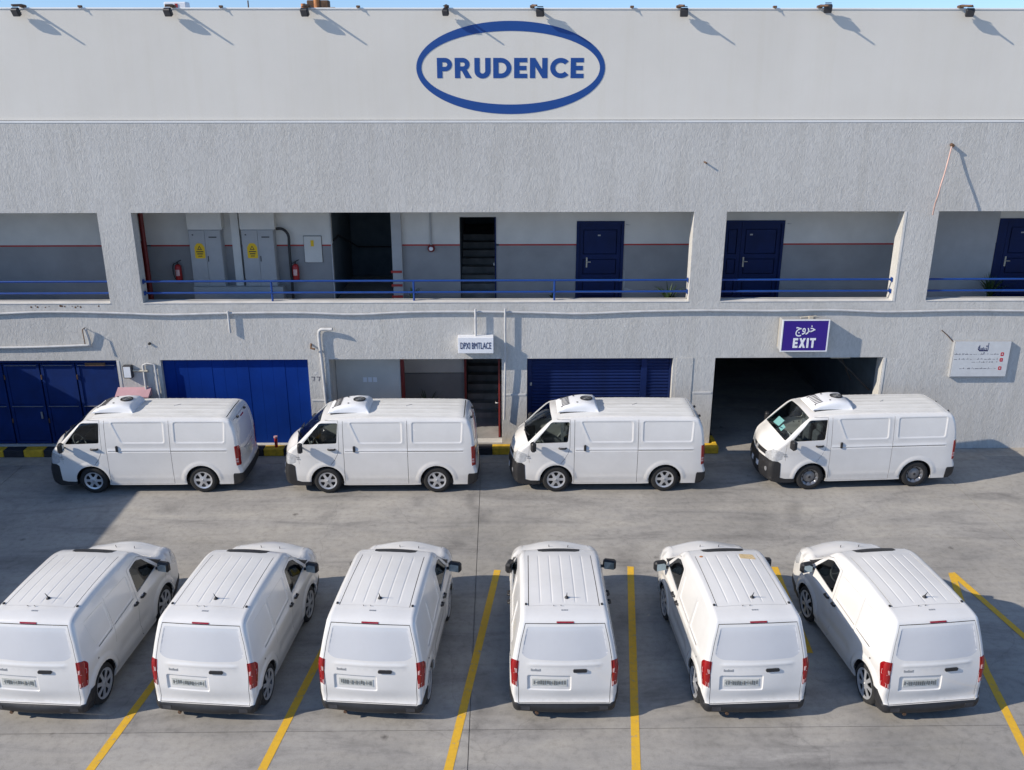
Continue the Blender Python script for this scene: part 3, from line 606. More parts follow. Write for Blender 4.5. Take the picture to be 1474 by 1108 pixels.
# plaster scars
for x, z, r_ in ((-9.0, 2.90, .05), (-8.95, 2.88, .03), (-8.84, 2.87, .04), (4.6, 2.3, .03), (9.95, 2.47, .02), (3.1, 3.35, .03), (-4.66, 2.16, .035), (4.66, 2.18, .03)):
    P = [(x + r_ * random.uniform(.6, 1.3) * math.cos(a * .7854), z + r_ * random.uniform(.6, 1.2) * math.sin(a * .7854)) for a in range(8)]
    shape([(1, P)], .003).build('plaster_scar', M['trim'], bld, (0, -.004, 0))
for k in range(14):
    x = random.uniform(-11.6, -9.8); shape([(1, circ(x, 3.90 + random.uniform(-.02, .03), random.uniform(.01, .03), 7))], .003).build('plaster_chip', M['rust'], bld, (0, -.004, 0))
# electrical cabinets
def cabinet(x0, label):
    c = empty('electrical_cabinet', (x0 + .41, CY - .01, 4.062)); tag(c, label, 'cabinet', 'electrical cabinets on the walkway')
    MB().box(-.41, .41, -.24, 0, 0, 1.475).build('case', M['cabinet'], c)
    for a, b in ((-.40, -.003), (.003, .40)): d = MB().box(a, b, -.262, -.241, .02, 1.46, .004).build('door', M['cabinet'], c)
    MB().box(.03, .05, -.275, -.262, .66, .80).build('handle', M['black'], c)
    st = shape([(1, rpoly([(-.13, -.19), (.13, -.19), (.13, .10), (.06, .20), (-.06, .20), (-.13, .10)], .03))], .003).build('warning_sign', M['yellow'], c, (-.16, -.266, .93))
    shape([(1, [(-.06, .03), (.06, .03), (0, .14)]), (-1, [(-.035, .045), (.035, .045), (0, .115)]), (1, rect(-.09, .09, -.03, -.005)), (1, rect(-.07, .07, -.085, -.06)), (1, rect(-.05, .05, -.14, -.12))], .002).build('warning_print', M['black'], st, (0, -.003, 0))
    shape([(1, rect(.1, .3, 1.27, 1.30)), (1, rect(-.32, -.28, 1.33, 1.36))], .002).build('nameplate', M['dash'], c, (0, -.265, 0))
cabinet(-7.92, 'grey two-door electrical cabinet beside the left fire extinguisher'); cabinet(-6.58, 'grey two-door electrical cabinet beside the bent black conduit')
s = tag(empty('wall_panel', (-4.83, CY - .01, 4.98)), 'flush grey wall panel with a small yellow sticker', 'panel')
MB().box(-.225, .225, -.03, 0, -.34, .34, .004).build('cover', M['wall_up'], s); MB().box(-.05, .03, -.036, -.031, .08, .24).build('sticker', M['yellow'], s); MB().box(-.235, .235, -.008, .006, -.35, .35).build('gasket', M['dash'], s)
o = MB().tube([tuple(p) for p in smooth_path([(-5.72, -.12, 5.53), (-5.55, -.12, 5.52), (-5.42, -.12, 5.36), (-5.42, -.12, 5.0), (-5.42, -.12, 3.58)], 5)], .035, 10).build('bent_conduit', M['black'], None, (0, CY, 0)); tag(o, 'bent black conduit dropping from the right electrical cabinet', 'pipe')
rp = tag(empty('riser_pipe', (-9.05, CY - .3, 3.55)), 'dark red fire riser pipe at the left end of the wide opening', 'pipe')
MB().tube([(0, 0, 0), (0, 0, 2.74)], .06, 12).build('riser', M['darkred'], rp); MB().box(-.16, -.05, -.1, .1, 0, 1.7).build('riser_cover', M['darkred'], rp)
def extinguisher(x, label):
    e = empty('fire_extinguisher', (x, CY - .12, 4.17)); tag(e, label, 'fire extinguisher', 'fire extinguishers on the walkway wall')
    MB().lathe([(0, 0), (.075, .005), (.085, .03), (.085, .36), (.07, .42), (.03, .45), (.0, .45)], 20, 'z').build('cylinder', M['red'], e)
    MB().lathe([(0, .0), (.088, .0), (.088, .045), (0, .045)], 20, 'z').build('foot_ring', M['black'], e)
    MB().tube([(0, 0, .45), (0, 0, .50)], .022).tube([(-.02, 0, .50), (.10, -.02, .56)], .012).build('valve', M['black'], e)
    MB().tube([tuple(p) for p in smooth_path([(0, 0, .48), (-.09, -.03, .46), (-.12, -.04, .34), (-.11, -.05, .18), (-.07, -.06, .06)], 4)], .014).build('hose', M['black'], e)
    MB().add([(.088 * math.sin(a), -.088 * math.cos(a), z) for a in (-.6, -.3, 0, .3, .6) for z in (.16, .32)], [(2 * k, 2 * k + 2, 2 * k + 3, 2 * k + 1) for k in range(4)]).build('label_band', M['lamp_pink'], e)
extinguisher(-8.33, 'red fire extinguisher near the red riser pipe'); extinguisher(-5.30, 'red fire extinguisher beside the bent black conduit')
s = tag(empty('alarm_bell', (-1.78, CY - .05, 5.0)), 'small red and white alarm disc hanging on a thin conduit', 'alarm')
MB().lathe([(0, -.06), (.08, -.05), (.095, -.01), (.095, .04)], 20, 'y').build('ring', M['darkred'], s); MB().lathe([(0, -.085), (.05, -.08), (.055, -.05)], 16, 'y').build('face', M['white'], s); MB().tube([(0, .02, .09), (0, .02, 1.25)], .022).build('conduit', M['cabinet'], s)
def plant(loc, h, n, label, seed):
    p = empty('potted_plant', loc); tag(p, label, 'plant', 'small potted plants'); rr = random.Random(seed)
    MB().lathe([(0, 0), (.08, 0), (.11, .17), (.095, .17), (.09, .14), (0, .14)], 14, 'z').build('pot', M['pot'], p)
    mb = MB()
    for k in range(n):
        a = rr.uniform(0, 6.28); t = rr.uniform(.15, 1.0); L = h * rr.uniform(.6, 1.0); w = .028
        u = Vector((math.cos(a), math.sin(a), 0)); s_ = Vector((-math.sin(a), math.cos(a), 0)); P = []
        for q in range(5):
            f = q / 4; c = u * (t * .35 * L * (f + f * f) * 1.2) + Vector((0, 0, .14 + L * (f - .45 * t * f * f))); ww = w * (1 - f) ** .6 * (0.5 + f * 1.5 if f < .4 else 1.1)
            P += [c - s_ * ww, c + s_ * ww]
        mb.add(P, [(2 * q, 2 * q + 1, 2 * q + 3, 2 * q + 2) for q in range(4)])
    mb.build('leaves', M['leaf'], p)
plant((-2.28, CY - .45, 3.55), .55, 14, 'small spiky plant beside the dark passage', 1); plant((1.35, CY - .35, 3.55), .35, 10, 'tiny plant left of the first blue walkway door', 4)
plant((4.30, FY + .75, 3.55), .75, 40, 'bushy plant at the right end of the wide opening', 2); plant((12.78, CY - .4, 3.55), .85, 50, 'dark bushy plant beside the rightmost navy door', 3)
plant((-2.0, 23.6, .2), 1.1, 22, 'spiky plant in the ground floor lobby', 5)

# ------------------------------------------------------------------ vehicles: bodies lofted from a side profile
def polysd(P, poly):
    """signed distance, positive inside"""
    P = np.asarray(P, float); q = np.asarray(poly, float); best = np.full(len(P), 1e9)
    for i in range(len(q)):
        a = q[i]; b = q[(i + 1) % len(q)]; ab = b - a; L = max(ab @ ab, 1e-12)
        t = np.clip(((P - a) @ ab) / L, 0, 1); d = np.hypot(*(P - a - t[:, None] * ab).T); best = np.minimum(best, d)
    return np.where(inpoly(P, q), best, -best)
def sstep(t): t = np.clip(t, 0, 1); return t * t * (3 - 2 * t)
def inset(poly, k):
    q = [Vector(p) for p in poly]; n = len(q); A = sum(q[i].x * q[(i + 1) % n].y - q[(i + 1) % n].x * q[i].y for i in range(n)); sg = 1 if A > 0 else -1; out = []
    for i in range(n):
        t = (q[(i + 1) % n] - q[i - 1]).normalized(); out.append((q[i].x - t.y * k * sg, q[i].y + t.x * k * sg))
    return out
def buf(line, w):
    """thin polygons round a polyline"""
    out = []
    for a, b in zip(line[:-1], line[1:]):
        a = Vector(a); b = Vector(b); d = (b - a).normalized(); n = Vector((-d.y, d.x)) * w / 2; e = d * w * .25
        out.append([tuple(a - n - e), tuple(b - n + e), tuple(b + n + e), tuple(a + n - e)])
    return out
def dense(lp, step=.085, closed=True):
    out = []; n = len(lp)
    for i in range(n if closed else n - 1):
        a = lp[i]; b = lp[(i + 1) % n]; k = max(1, int(math.hypot(b[0] - a[0], b[1] - a[1]) / step))
        out += [(a[0] + (b[0] - a[0]) * j / k, a[1] + (b[1] - a[1]) * j / k) for j in range(k)]
    return out if closed else out + [lp[-1]]
class Loft:
    def __init__(s, prof, W, bottom, feat, nseg=5):
        P = [np.array(p, float) for p in prof]; out = []
        for i in range(len(P) - 1):
            a, b, c, d = P[max(i - 1, 0)], P[i], P[i + 1], P[min(i + 2, len(P) - 1)]
            lb = np.linalg.norm((c - b)[:2]); 
            if i > 0: a = b - (b - a) * lb / max(np.linalg.norm((b - a)[:2]), 1e-6)
            if i < len(P) - 2: d = c + (d - c) * lb / max(np.linalg.norm((d - c)[:2]), 1e-6)
            for k in range(nseg):
                t = k / nseg; out.append(.5 * (2 * b + (c - a) * t + (2 * a - 5 * b + 4 * c - d) * t * t + (3 * b - a - 3 * c + d) * t ** 3))
        out.append(P[-1]); A = np.array(out)
        s.p = A[:, :2]; s.r = A[:, 2]; s.cr = A[:, 3]; s.W = W; s.feat = feat; s.bottom = bottom
        t = np.gradient(s.p, axis=0); t /= np.linalg.norm(t, axis=1)[:, None]; s.n = np.stack([-t[:, 1], t[:, 0]], 1)
        s.s = np.concatenate([[0], np.cumsum(np.linalg.norm(np.diff(s.p, axis=0), axis=1))])
        s.We = W(s.p) - s.r; s.sfeat = lambda S, y: np.zeros(len(S))
        s.outline = [tuple(q) for q in s.p] + list(bottom)
        s.parts = {}
    def near(s, P):
        best = np.full(len(P), 1e9); rr = np.zeros(len(P))
        for i in range(len(s.p) - 1):
            a = s.p[i]; ab = s.p[i + 1] - a; L = max(ab @ ab, 1e-12); t = np.clip(((P - a) @ ab) / L, 0, 1)
            d = np.hypot(*(P - a - t[:, None] * ab).T); m = d < best; best = np.where(m, d, best); rr = np.where(m, s.r[i] + (s.r[i + 1] - s.r[i]) * t, rr)
        return best, rr
    def side(s, P):
        P = np.asarray(P, float); d, r = s.near(P); d = np.where(inpoly(P, s.big), d, 0); t = np.clip(1 - d / r, 0, 1)
        y = s.W(P) - r * (1 - np.sqrt(np.maximum(0, 1 - t * t))) + s.feat(P) * sstep(d / r)
        return np.stack([P[:, 0], y, P[:, 1]], 1)
    def strip(s, P):
        S, y = np.asarray(P, float).T; f = lambda a: np.interp(S, s.s, a)
        We = f(s.We); b = f(s.cr) * (1 - np.clip(y / We, -1, 1) ** 2) ** 1.5 + s.sfeat(S, y)
        return np.stack([f(s.p[:, 0]) + f(s.n[:, 0]) * b, y, f(s.p[:, 1]) + f(s.n[:, 1]) * b], 1)
    def normals(s, F, P, sg):
        e = 6e-4; P = np.asarray(P, float); a = F(P + [e, 0]) - F(P - [e, 0]); b = F(P + [0, e]) - F(P - [0, e])
        n = np.cross(a, b) * sg; L = np.linalg.norm(n, axis=1); L[L < 1e-12] = 1; return n / L[:, None]
    def S(s, x=None, z=None, where='top'):
        if where == 'top': k = np.argmax(s.p[:, 1] > s.p[:, 1].max() - .25); xs = s.p[k:, 0]; i = np.argmax(xs >= x); i = max(i, 1); t = (x - xs[i - 1]) / (xs[i] - xs[i - 1]); return s.s[k + i - 1] + t * (s.s[k + i] - s.s[k + i - 1])
        zz = s.p[:, 1]
        if where == 'rear': i = np.argmax(zz >= z); i = max(i, 1)
        else:
            i = len(zz) - 1
            while i > 1 and zz[i - 1] < z: i -= 1
        t = (z - zz[i - 1]) / (zz[i] - zz[i - 1]); return s.s[i - 1] + np.clip(t, 0, 1) * (s.s[i] - s.s[i - 1])
    def add(s, key, v, n, f): s.parts.setdefault(key, []).append((v, n, f))
    def cut(s, kind, regions, holes, loops, grid):
        """regions: (part, polygon, offset); the last that contains a triangle wins"""
        if kind == 'side':
            dom = s.outline; F = s.side
            x0, z0 = np.min(dom, 0); x1, z1 = np.max(dom, 0); gx, gz = np.meshgrid(np.arange(x0, x1, grid), np.arange(z0, z1, grid)); pts = np.stack([gx.ravel(), gz.ravel()], 1)
            d, r = s.near(pts); pts = pts[inpoly(pts, dom) & (d > r * 1.1)]
            for fr in (.02, .08, .2, .4, .65, 1.0):
                q = s.p - s.n * (s.r * fr)[:, None]; d, r = s.near(q); q = q[inpoly(q, dom) & (d > s.r * fr * .9)]; pts = np.concatenate([pts, q])
        else:
            dom = [(a, -b) for a, b in zip(s.s, s.We)] + [(a, b) for a, b in zip(s.s[::-1], s.We[::-1])]; F = s.strip
            fr = np.array([-.97, -.9, -.78, -.62, -.45, -.3, -.15, 0, .15, .3, .45, .62, .78, .9, .97]); pts = np.stack([np.repeat(s.s[1:-1], len(fr)), (s.We[1:-1, None] * fr).ravel()], 1)
        s.big = [tuple(q) for q in s.p] + [(s.p[-1][0], -1), (s.p[0][0], -1)]
        v, f = cdt([dom] + [dense(r[1]) for r in regions] + [dense(h) for h in holes] + [dense(q) for q in loops], pts); c = v[f].mean(axis=1)
        f = f[inpoly(c, dom)]; c = v[f].mean(axis=1); reg = np.full(len(f), -1)
        for k, (_, poly, _) in enumerate(regions): reg[inpoly(c, poly)] = k
        for h in holes: reg[inpoly(c, h)] = -9
        X = F(v); N = s.normals(F, v, -1 if kind == 'side' else 1)
        for k in range(-1, len(regions)):
            g_ = f[reg == k]
            if not len(g_): continue
            name, off = ('body', 0) if k < 0 else (regions[k][0], regions[k][2])
            u, inv = np.unique(g_, return_inverse=True); ff = inv.reshape(g_.shape); Y = X[u] + N[u] * off; n = N[u]
            if kind == 'side':
                for sg, key in ((1, 'left'), (-1, 'right')):
                    m = np.array([1, sg, 1]); key = (name, key if name not in s.joined else '')
                    s.add(key, Y * m, n * m, ff[:, ::-1] if sg > 0 else ff)
            else:
                if name in s.joined: s.add((name, ''), Y, n, ff)
                else:
                    for sg, key in ((1, 'left'), (-1, 'right')):
                        mm = (Y[ff].mean(axis=1)[:, 1] * sg) >= 0
                        if mm.any(): s.add((name, key), Y, n, ff[mm])
    def mesh(s, key, mat, skirt=.022):
        V = []; N = []; Fc = []; mp = {}
        for v, n, f in s.parts[key]:
            idx = []
            for a, b in zip(v, n):
                k = tuple(np.round(a, 4)); 
                if k in mp: N[mp[k]] += b
                else: mp[k] = len(V); V.append(a); N.append(b.copy())
                idx.append(mp[k])
            for t in f:
                q = (idx[t[0]], idx[t[1]], idx[t[2]])
                if len(set(q)) == 3: Fc.append(q)
        V = np.array(V); N = np.array(N); N /= np.maximum(np.linalg.norm(N, axis=1), 1e-9)[:, None]
        E = {(t[k], t[(k + 1) % 3]) for t in Fc for k in range(3)}; bd = [e for e in E if (e[1], e[0]) not in E]
        ids = sorted({i for e in bd for i in e}); top = {i: len(V) + k for k, i in enumerate(ids)}; bot = {i: len(V) + len(ids) + k for k, i in enumerate(ids)}
        VV = np.concatenate([V, V[ids], V[ids] - N[ids] * skirt]) if ids else V
        F2 = list(Fc) + [(top[b], top[a], bot[a], bot[b]) for a, b in bd]
        me = bpy.data.meshes.new(key[0]); me.from_pydata(VV.tolist(), [], [tuple(int(i) for i in q) for q in F2])
        me.polygons.foreach_set('use_smooth', [True] * len(Fc) + [False] * len(bd)); me.update()
        nn = []
        for p in me.polygons:
            for vi in p.vertices: nn.append(tuple(N[vi]) if p.index < len(Fc) else tuple(p.normal))
        me.normals_split_custom_set(nn); me.materials.append(mat); return me
    def on_side(s, x, z, sg, off=0):
        v = s.side([(x, z)])[0]; n = s.normals(s.side, [(x, z)], -1)[0]; v = v + n * off; return Vector((v[0], v[1] * sg, v[2]))
    def on_strip(s, S_, y, off=0):
        v = s.strip([(S_, y)])[0]; n = s.normals(s.strip, [(S_, y)], 1)[0]; return Vector(v + n * off)
    def side_patch(s, name, poly, mat, parent, sg, off=.004, thick=.004):
        v, f = cdt([poly], []); c = v[f].mean(axis=1); f = f[inpoly(c, poly)]
        N = s.normals(s.side, v, -1); A = s.side(v); m = np.array([1, sg, 1]); X = (A + N * off) * m; B = (A + N * (off - thick)) * m; n = len(v); mb = MB()
        E = {(t[k], t[(k + 1) % 3]) for t in f for k in range(3)}; bd = [e for e in E if (e[1], e[0]) not in E]
        F = [tuple(t) for t in f] + [(b, a, a + n, b + n) for a, b in bd]
        mb.add(list(X) + list(B), [q[::-1] for q in F] if sg > 0 else F); return mb.build(name, mat, parent)
    def strip_patch(s, name, poly, mat, parent, off=.004, thick=.004):
        """a thin raised piece following the strip surface"""
        v, f = cdt([poly], []); c = v[f].mean(axis=1); f = f[inpoly(c, poly)]
        N = s.normals(s.strip, v, 1); X = s.strip(v) + N * off; B = s.strip(v) + N * (off - thick); n = len(v); mb = MB()
        E = {(t[k], t[(k + 1) % 3]) for t in f for k in range(3)}; bd = [e for e in E if (e[1], e[0]) not in E]
        mb.add(list(X) + list(B), [tuple(t) for t in f] + [(b, a, a + n, b + n) for a, b in bd]); return mb.build(name, mat, parent)
def arch_pts(cx, cz, r, zb, n=18):
    a0 = math.degrees(math.asin(max(-1, (zb - cz) / r)))
    return [(cx + r * math.cos(R(a0 + (180 - 2 * a0) * k / n)), cz + r * math.sin(R(a0 + (180 - 2 * a0) * k / n))) for k in range(n + 1)]   # from front to rear
def liner(cx, cz, r, zb, y_out, y_in, name, parent):
    P = arch_pts(cx, cz, r, zb)
    for sg in (1, -1):
        mb = MB()
        mb.add([(a, y_out * sg, b) for a, b in P] + [(a, y_in * sg, b) for a, b in P], [(i, i + 1, len(P) + i + 1, len(P) + i) if sg > 0 else (i + 1, i, len(P) + i, len(P) + i + 1) for i in range(len(P) - 1)])
        mb.add([(a, y_in * sg, b) for a, b in P], [tuple(range(len(P)))]); mb.build(name, M['black'], parent)
def make_wheel(r, w, rim_r, style):
    """returns tyre, rim, hub meshes, outer face towards +y"""
    t = MB().lathe([(rim_r - .01, w * .46), (rim_r + .02, w * .5), (r - .045, w * .5), (r - .015, w * .43), (r, w * .28), (r, -w * .28), (r - .015, -w * .43), (r - .05, -w * .5), (rim_r * .6, -w * .5)], 40, 'y').mesh('tyre', M['rubber'])
    dish = MB().lathe([(rim_r + .004, w * .44), (rim_r - .012, w * .34), (rim_r - .03, w * .20), (.02, w * .12)], 32, 'y').mesh('brake_disc', M['brake'])
    if style == 'cap':
        ops = [(1, circ(0, 0, rim_r + .003, 48))]
        nh = 6
        for k in range(nh):
            a = 360 / nh * k + 30; P = []
            for (rr, da) in ((rim_r * .42, -11), (rim_r * .84, -20), (rim_r * .88, 0), (rim_r * .84, 20), (rim_r * .42, 11)):
                P.append((rr * math.cos(R(a + da)), rr * math.sin(R(a + da))))
            ops.append((-1, rpoly(P, .02, 3)))
        ops += [(1, circ(0, 0, rim_r * .16, 14)), ]
    elif style == 'spoke':
        ops = [(1, circ(0, 0, rim_r + .003, 48))]
        for k in range(7):
            a = 360 / 7 * k; P = [(rr * math.cos(R(a + da)), rr * math.sin(R(a + da))) for rr, da in ((rim_r * .36, -9), (rim_r * .86, -16), (rim_r * .90, 0), (rim_r * .86, 16), (rim_r * .36, 9))]
            ops.append((-1, rpoly(P, .015, 3)))
        ops.append((1, circ(0, 0, rim_r * .14, 14)))
    else:
        ops = [(1, circ(0, 0, rim_r + .003, 48))]
        for k in range(10):
            a = 36 * k; ops.append((-1, circ(rim_r * .74 * math.cos(R(a)), rim_r * .74 * math.sin(R(a)), rim_r * .085, 10)))
        ops.append((1, circ(0, 0, rim_r * .3, 20)))
    ring = [(rr * math.cos(R(a)), rr * math.sin(R(a))) for rr in (rim_r * .3, rim_r * .93) for a in range(0, 360, 15)]
    mb = shape(ops, .012, ring)
    def dishz(x, z, y):
        q = math.hypot(x, z) / rim_r
        if style == 'steel': h = .47 - .30 * sstep((.95 - q) / .2) + .16 * sstep((.42 - q) / .12)
        else: h = .49 - .07 * sstep((.98 - q) / .10) + .10 * sstep((.7 - q) / .7)
        return float(w * h - y)
    mb.v = [(x, dishz(x, z, y), z) for x, y, z in mb.v]; mb.f = [q[::-1] for q in mb.f]; mb.sm = [len(q) == 3 for q in mb.f]
    rim = mb.mesh('rim', M['steelrim'] if style == 'steel' else M['rim'])
    hub = MB().lathe([(0, w * (.545 if style != 'steel' else .40)), (.024, w * (.54 if style != 'steel' else .39)), (.034, w * .3)], 16, 'y').mesh('hub', M['brake'] if style == 'steel' else M['foil'])
    return t, rim, dish, hub
def add_wheel(parent, meshes, x, y, z, sg):
    wv = empty('wheel', (x, y * sg, z), 0 if sg > 0 else math.pi, parent)
    for me in meshes: link(me.name.split('.')[0], me, wv)
    return wv
def seats(root, x, z, sp, w=.44, mat='seat'):
    for sg in (1, -1):
        mb = MB(); mb.box(x - .05, x + .45, sg * sp - w / 2, sg * sp + w / 2, z, z + .14, .04); mb.box(x - .14, x + .0, sg * sp - w / 2, sg * sp + w / 2, z + .08, z + .62, .05); mb.box(x - .15, x - .05, sg * sp - .12, sg * sp + .12, z + .64, z + .80, .03)
        mb.build('seat', M[mat], root)
def steering(root, x, y, z, r=.19, tilt=55):
    c = Vector((x, y, z)); u = Vector((0, 1, 0)); v = Vector((-math.cos(R(tilt)) * -1, 0, math.sin(R(tilt)))); v = Vector((math.cos(R(tilt)), 0, math.sin(R(tilt))))
    mb = MB(); mb.tube([c + (u * math.cos(a) + v * math.sin(a)) * r for a in [2 * math.pi * k / 20 for k in range(21)]], .016, 6, False)
    mb.tube([c - u * r, c, c + u * r], .014, 6); mb.tube([c, c + Vector((.25, 0, -.18))], .03, 6); mb.build('steering_wheel', M['cabinet'], root)

# ------------------------------------------------------------------ high-roof van parked along the facade
def build_high_van():
    root = empty('cargo_van')
    L = 4.50; W0 = .78; RA, FA, WZ, AR = .95, 3.50, .32, .385
    prof = [(.10, .22, .06, .02), (.01, .30, .07, .03), (0, .42, .07, .03), (.005, .56, .07, .03), (.035, .64, .07, .03), (.045, 1.05, .07, .03), (.085, 1.45, .07, .03), (.15, 1.70, .08, .025), (.22, 1.80, .085, .015), (.32, 1.838, .09, .03),
            (.60, 1.852, .10, .035), (1.2, 1.865, .10, .035), (2.0, 1.87, .10, .035), (2.8, 1.86, .10, .035), (3.25, 1.835, .10, .04), (3.50, 1.795, .09, .05), (3.62, 1.755, .075, .055), (3.84, 1.56, .06, .08), (4.10, 1.30, .06, .10), (4.22, 1.19, .07, .10),
            (4.34, 1.10, .09, .10), (4.42, .99, .11, .10), (4.455, .86, .12, .10), (4.475, .70, .12, .10), (4.50, .60, .12, .09), (4.50, .40, .12, .09), (4.47, .26, .10, .08), (4.38, .20, .08, .07)]
    def W(P):
        x, z = P[:, 0], P[:, 1]; w = np.full(len(P), W0)
        w = w - .085 * (np.clip((z - 1.10) / .75, 0, 1.2)) ** 1.4 - .02 * sstep((.50 - z) / .25)
        w = w - .075 * np.clip((x - 3.75) / .75, 0, 1) ** 2 - .02 * np.clip((.35 - x) / .35, 0, 1) ** 2
        return w
    pan1 = rpoly([(2.93, 1.765), (2.72, 1.27), (1.73, 1.27), (1.73, 1.765)], .06); pan2 = rpoly([(1.50, 1.765), (1.50, 1.27), (.36, 1.27), (.33, 1.765)], .06)
    winp = rpoly([(4.03, 1.245), (3.24, 1.27), (3.20, 1.755), (3.62, 1.745)], [.05, .04, .04, .06])
    def feat(P):
        x, z = P[:, 0], P[:, 1]; h = np.zeros(len(P))
        for p in (pan1, pan2):
            s_ = polysd(P, p); h += -.009 * sstep(s_ / .03) + .0028 * np.exp(-((s_ + .012) / .016) ** 2)
        m = sstep((x - .30) / .05) * sstep((3.10 - x) / .05); h += (-.010 * np.exp(-((z - 1.062) / .010) ** 2) + .006 * np.exp(-((z - 1.09) / .012) ** 2)) * m
        h += -.008 * np.exp(-((z - .43) / .02) ** 2) * sstep((x - 1.35) / .08) * sstep((3.1 - x) / .08)
        for cx in (RA, FA):
            q = np.hypot(x - cx, (z - WZ)); h += .010 * sstep((AR + .12 - q) / .07) * sstep((z - .30) / .06) - .006 * sstep((AR + .03 - q) / .02)
        h += -.010 * np.exp(-((z - 1.815) / .010) ** 2)
        h += .008 * np.exp(-((z - (1.00 - .02 * (x - 3.2))) / .02) ** 2) * sstep((x - 3.15) / .1) * sstep((4.3 - x) / .1)
        return h
    zb = .215
    bottom = [(4.2, .20), (3.98, .205)] + arch_pts(FA, WZ, AR, zb) + [(3.0, .21), (2.5, .21), (2.0, .21), (1.5, .21)] + arch_pts(RA, WZ, AR, zb) + [(.4, .22), (.2, .22)]
    V = Loft(prof, W, bottom, feat); V.joined = {'body', 'windscreen', 'tailgate', 'blank_rear_window', 'grille', 'front_bumper', 'rear_bumper', 'front_panel', 'roof_panel'}
    seams = []
    d_rear = [(3.19, 1.80), (3.19, 1.14), (3.22, 1.02), (3.30, .86), (3.40, .735)]
    seams += buf(d_rear, .009) + buf([(3.19, 1.80), (3.58, 1.795)], .007) + buf([(4.13, 1.17), (4.145, .95), (4.13, .76)], .006)
    seams += buf([(3.085, 1.80), (3.085, .24)], .010) + buf([(1.61, 1.80), (1.61, .24)], .010) + buf([(1.61, 1.062), (.33, 1.062)], .010)
    seams += buf([(3.085, .24), (1.61, .24)], .006)
    door = [(3.19, 1.80), (3.19, 1.14), (3.22, 1.02), (3.30, .86), (3.40, .735)] + [(3.5, .73), (3.9, .64), (4.0, .60), (4.12, .73), (4.145, .95), (4.13, 1.17), (3.58, 1.795)]
    slid = [(3.085, 1.80), (3.085, .24), (1.61, .24), (1.61, 1.80)]
    head = rpoly([(4.19, .98), (4.20, .80), (4.30, .745), (4.60, .745), (4.60, 1.02), (4.36, 1.03)], .02)
    fb = [(4.62, .745), (4.30, .745), (4.235, .70), (4.22, .33), (4.10, .30), (3.80, .30), (3.80, .1), (4.62, .1)]
    rb = [(-.1, .50), (.20, .50), (.22, .46), (.24, .1), (-.1, .1)]
    tl = rpoly([(-.05, 1.18), (.14, 1.18), (.125, .70), (-.05, .68)], .015)
    sreg = [('front_door', door, 0), ('sliding_door', slid, 0), ('side_window', winp, -.012), ('headlight', head, -.003), ('front_bumper', fb, .006), ('rear_bumper', rb, .010), ('taillight', tl, .006)]
    rubber = []
    loops = [inset(pan1, k) for k in (-.028, -.012, .004, .018, .032)] + [inset(pan2, k) for k in (-.028, -.012, .004, .018, .032)]
    for cx in (RA, FA):
        for dr in (.01, .03, .07, .10, .13): loops.append([q for q in arch_pts(cx, WZ, AR + dr, .30)])
    for zz in (1.045, 1.052, 1.072, 1.08, 1.09, 1.10, 1.80, 1.83): loops.append([(.34, zz), (3.05, zz), (3.05, zz + .0012), (.34, zz + .0012)])
    seam_w = inset(winp, -.012)
    V.cut('side', sreg, seams, loops, .075)
    S = V.S
    s1, s2 = S(x=3.60), S(x=4.16)
    def wy(sv, k=.0): return float(np.interp(sv, V.s, V.We)) + k
    ws = rpoly([(s1, -wy(s1, -.03)), (s1, wy(s1, -.03)), (s2, wy(s2, .0)), (s2, -wy(s2, .0))], .05)
    fz = lambda z: S(z=z, where='front'); rz_ = lambda z: S(z=z, where='rear')
    gr = rpoly([(fz(.90), -.46), (fz(.90), .46), (fz(.79), .50), (fz(.79), -.50)], .02)
    hl = [rpoly([(fz(1.00), sg * .62), (fz(.86), sg * .40), (fz(.745), sg * .42), (fz(.745), sg * .80), (fz(1.03), sg * .80)], .015) for sg in (1, -1)]
    fbs = [(fz(.745), -.9), (fz(.745), .9), (V.s[-1] + .1, .9), (V.s[-1] + .1, -.9)]
    rbs = [(-.1, -.9), (-.1, .9), (rz_(.50), .9), (rz_(.50), -.9)]
    tg = [(rz_(.505), -.60), (rz_(.505), .60), (rz_(1.74), .56), (rz_(1.74), -.56)]
    rw = rpoly([(rz_(1.12), -.55), (rz_(1.12), .55), (rz_(1.64), .52), (rz_(1.64), -.52)], .07)
    tls = [rpoly([(rz_(.70), sg * .645), (rz_(.70), sg * .9), (rz_(1.14), sg * .9), (rz_(1.14), sg * .645)], .01) for sg in (1, -1)]
    xr, xf = S(x=.30), S(x=3.30)
    h2 = buf([(rz_(.505), -.60), (rz_(1.74), -.56), (rz_(1.74), .56), (rz_(.505), .60)], .009) + buf([(xr, -.575), (xr, .575)], .02)
    def sfeat(Sv, y):
        h = np.zeros(len(Sv)); m = sstep((Sv - xr - .10) / .05) * sstep((S(x=2.35) - Sv) / .1)
        for yy in (-.42, -.21, 0, .21, .42): h += .006 * np.exp(-((y - yy) / .022) ** 2) * m
        return h
    V.sfeat = sfeat; V.We = V.We
    rl = []
    for yy in (-.42, -.21, 0, .21, .42):
        for k in (-.03, -.012, 0, .012, .03): rl.append([(xr + .08, yy + k), (S(x=2.4), yy + k), (S(x=2.4), yy + k + .001), (xr + .08, yy + k + .001)])
    rp = [(xr + .0, -.66), (xr + .0, .66), (S(x=3.45), .66), (S(x=3.45), -.66)]
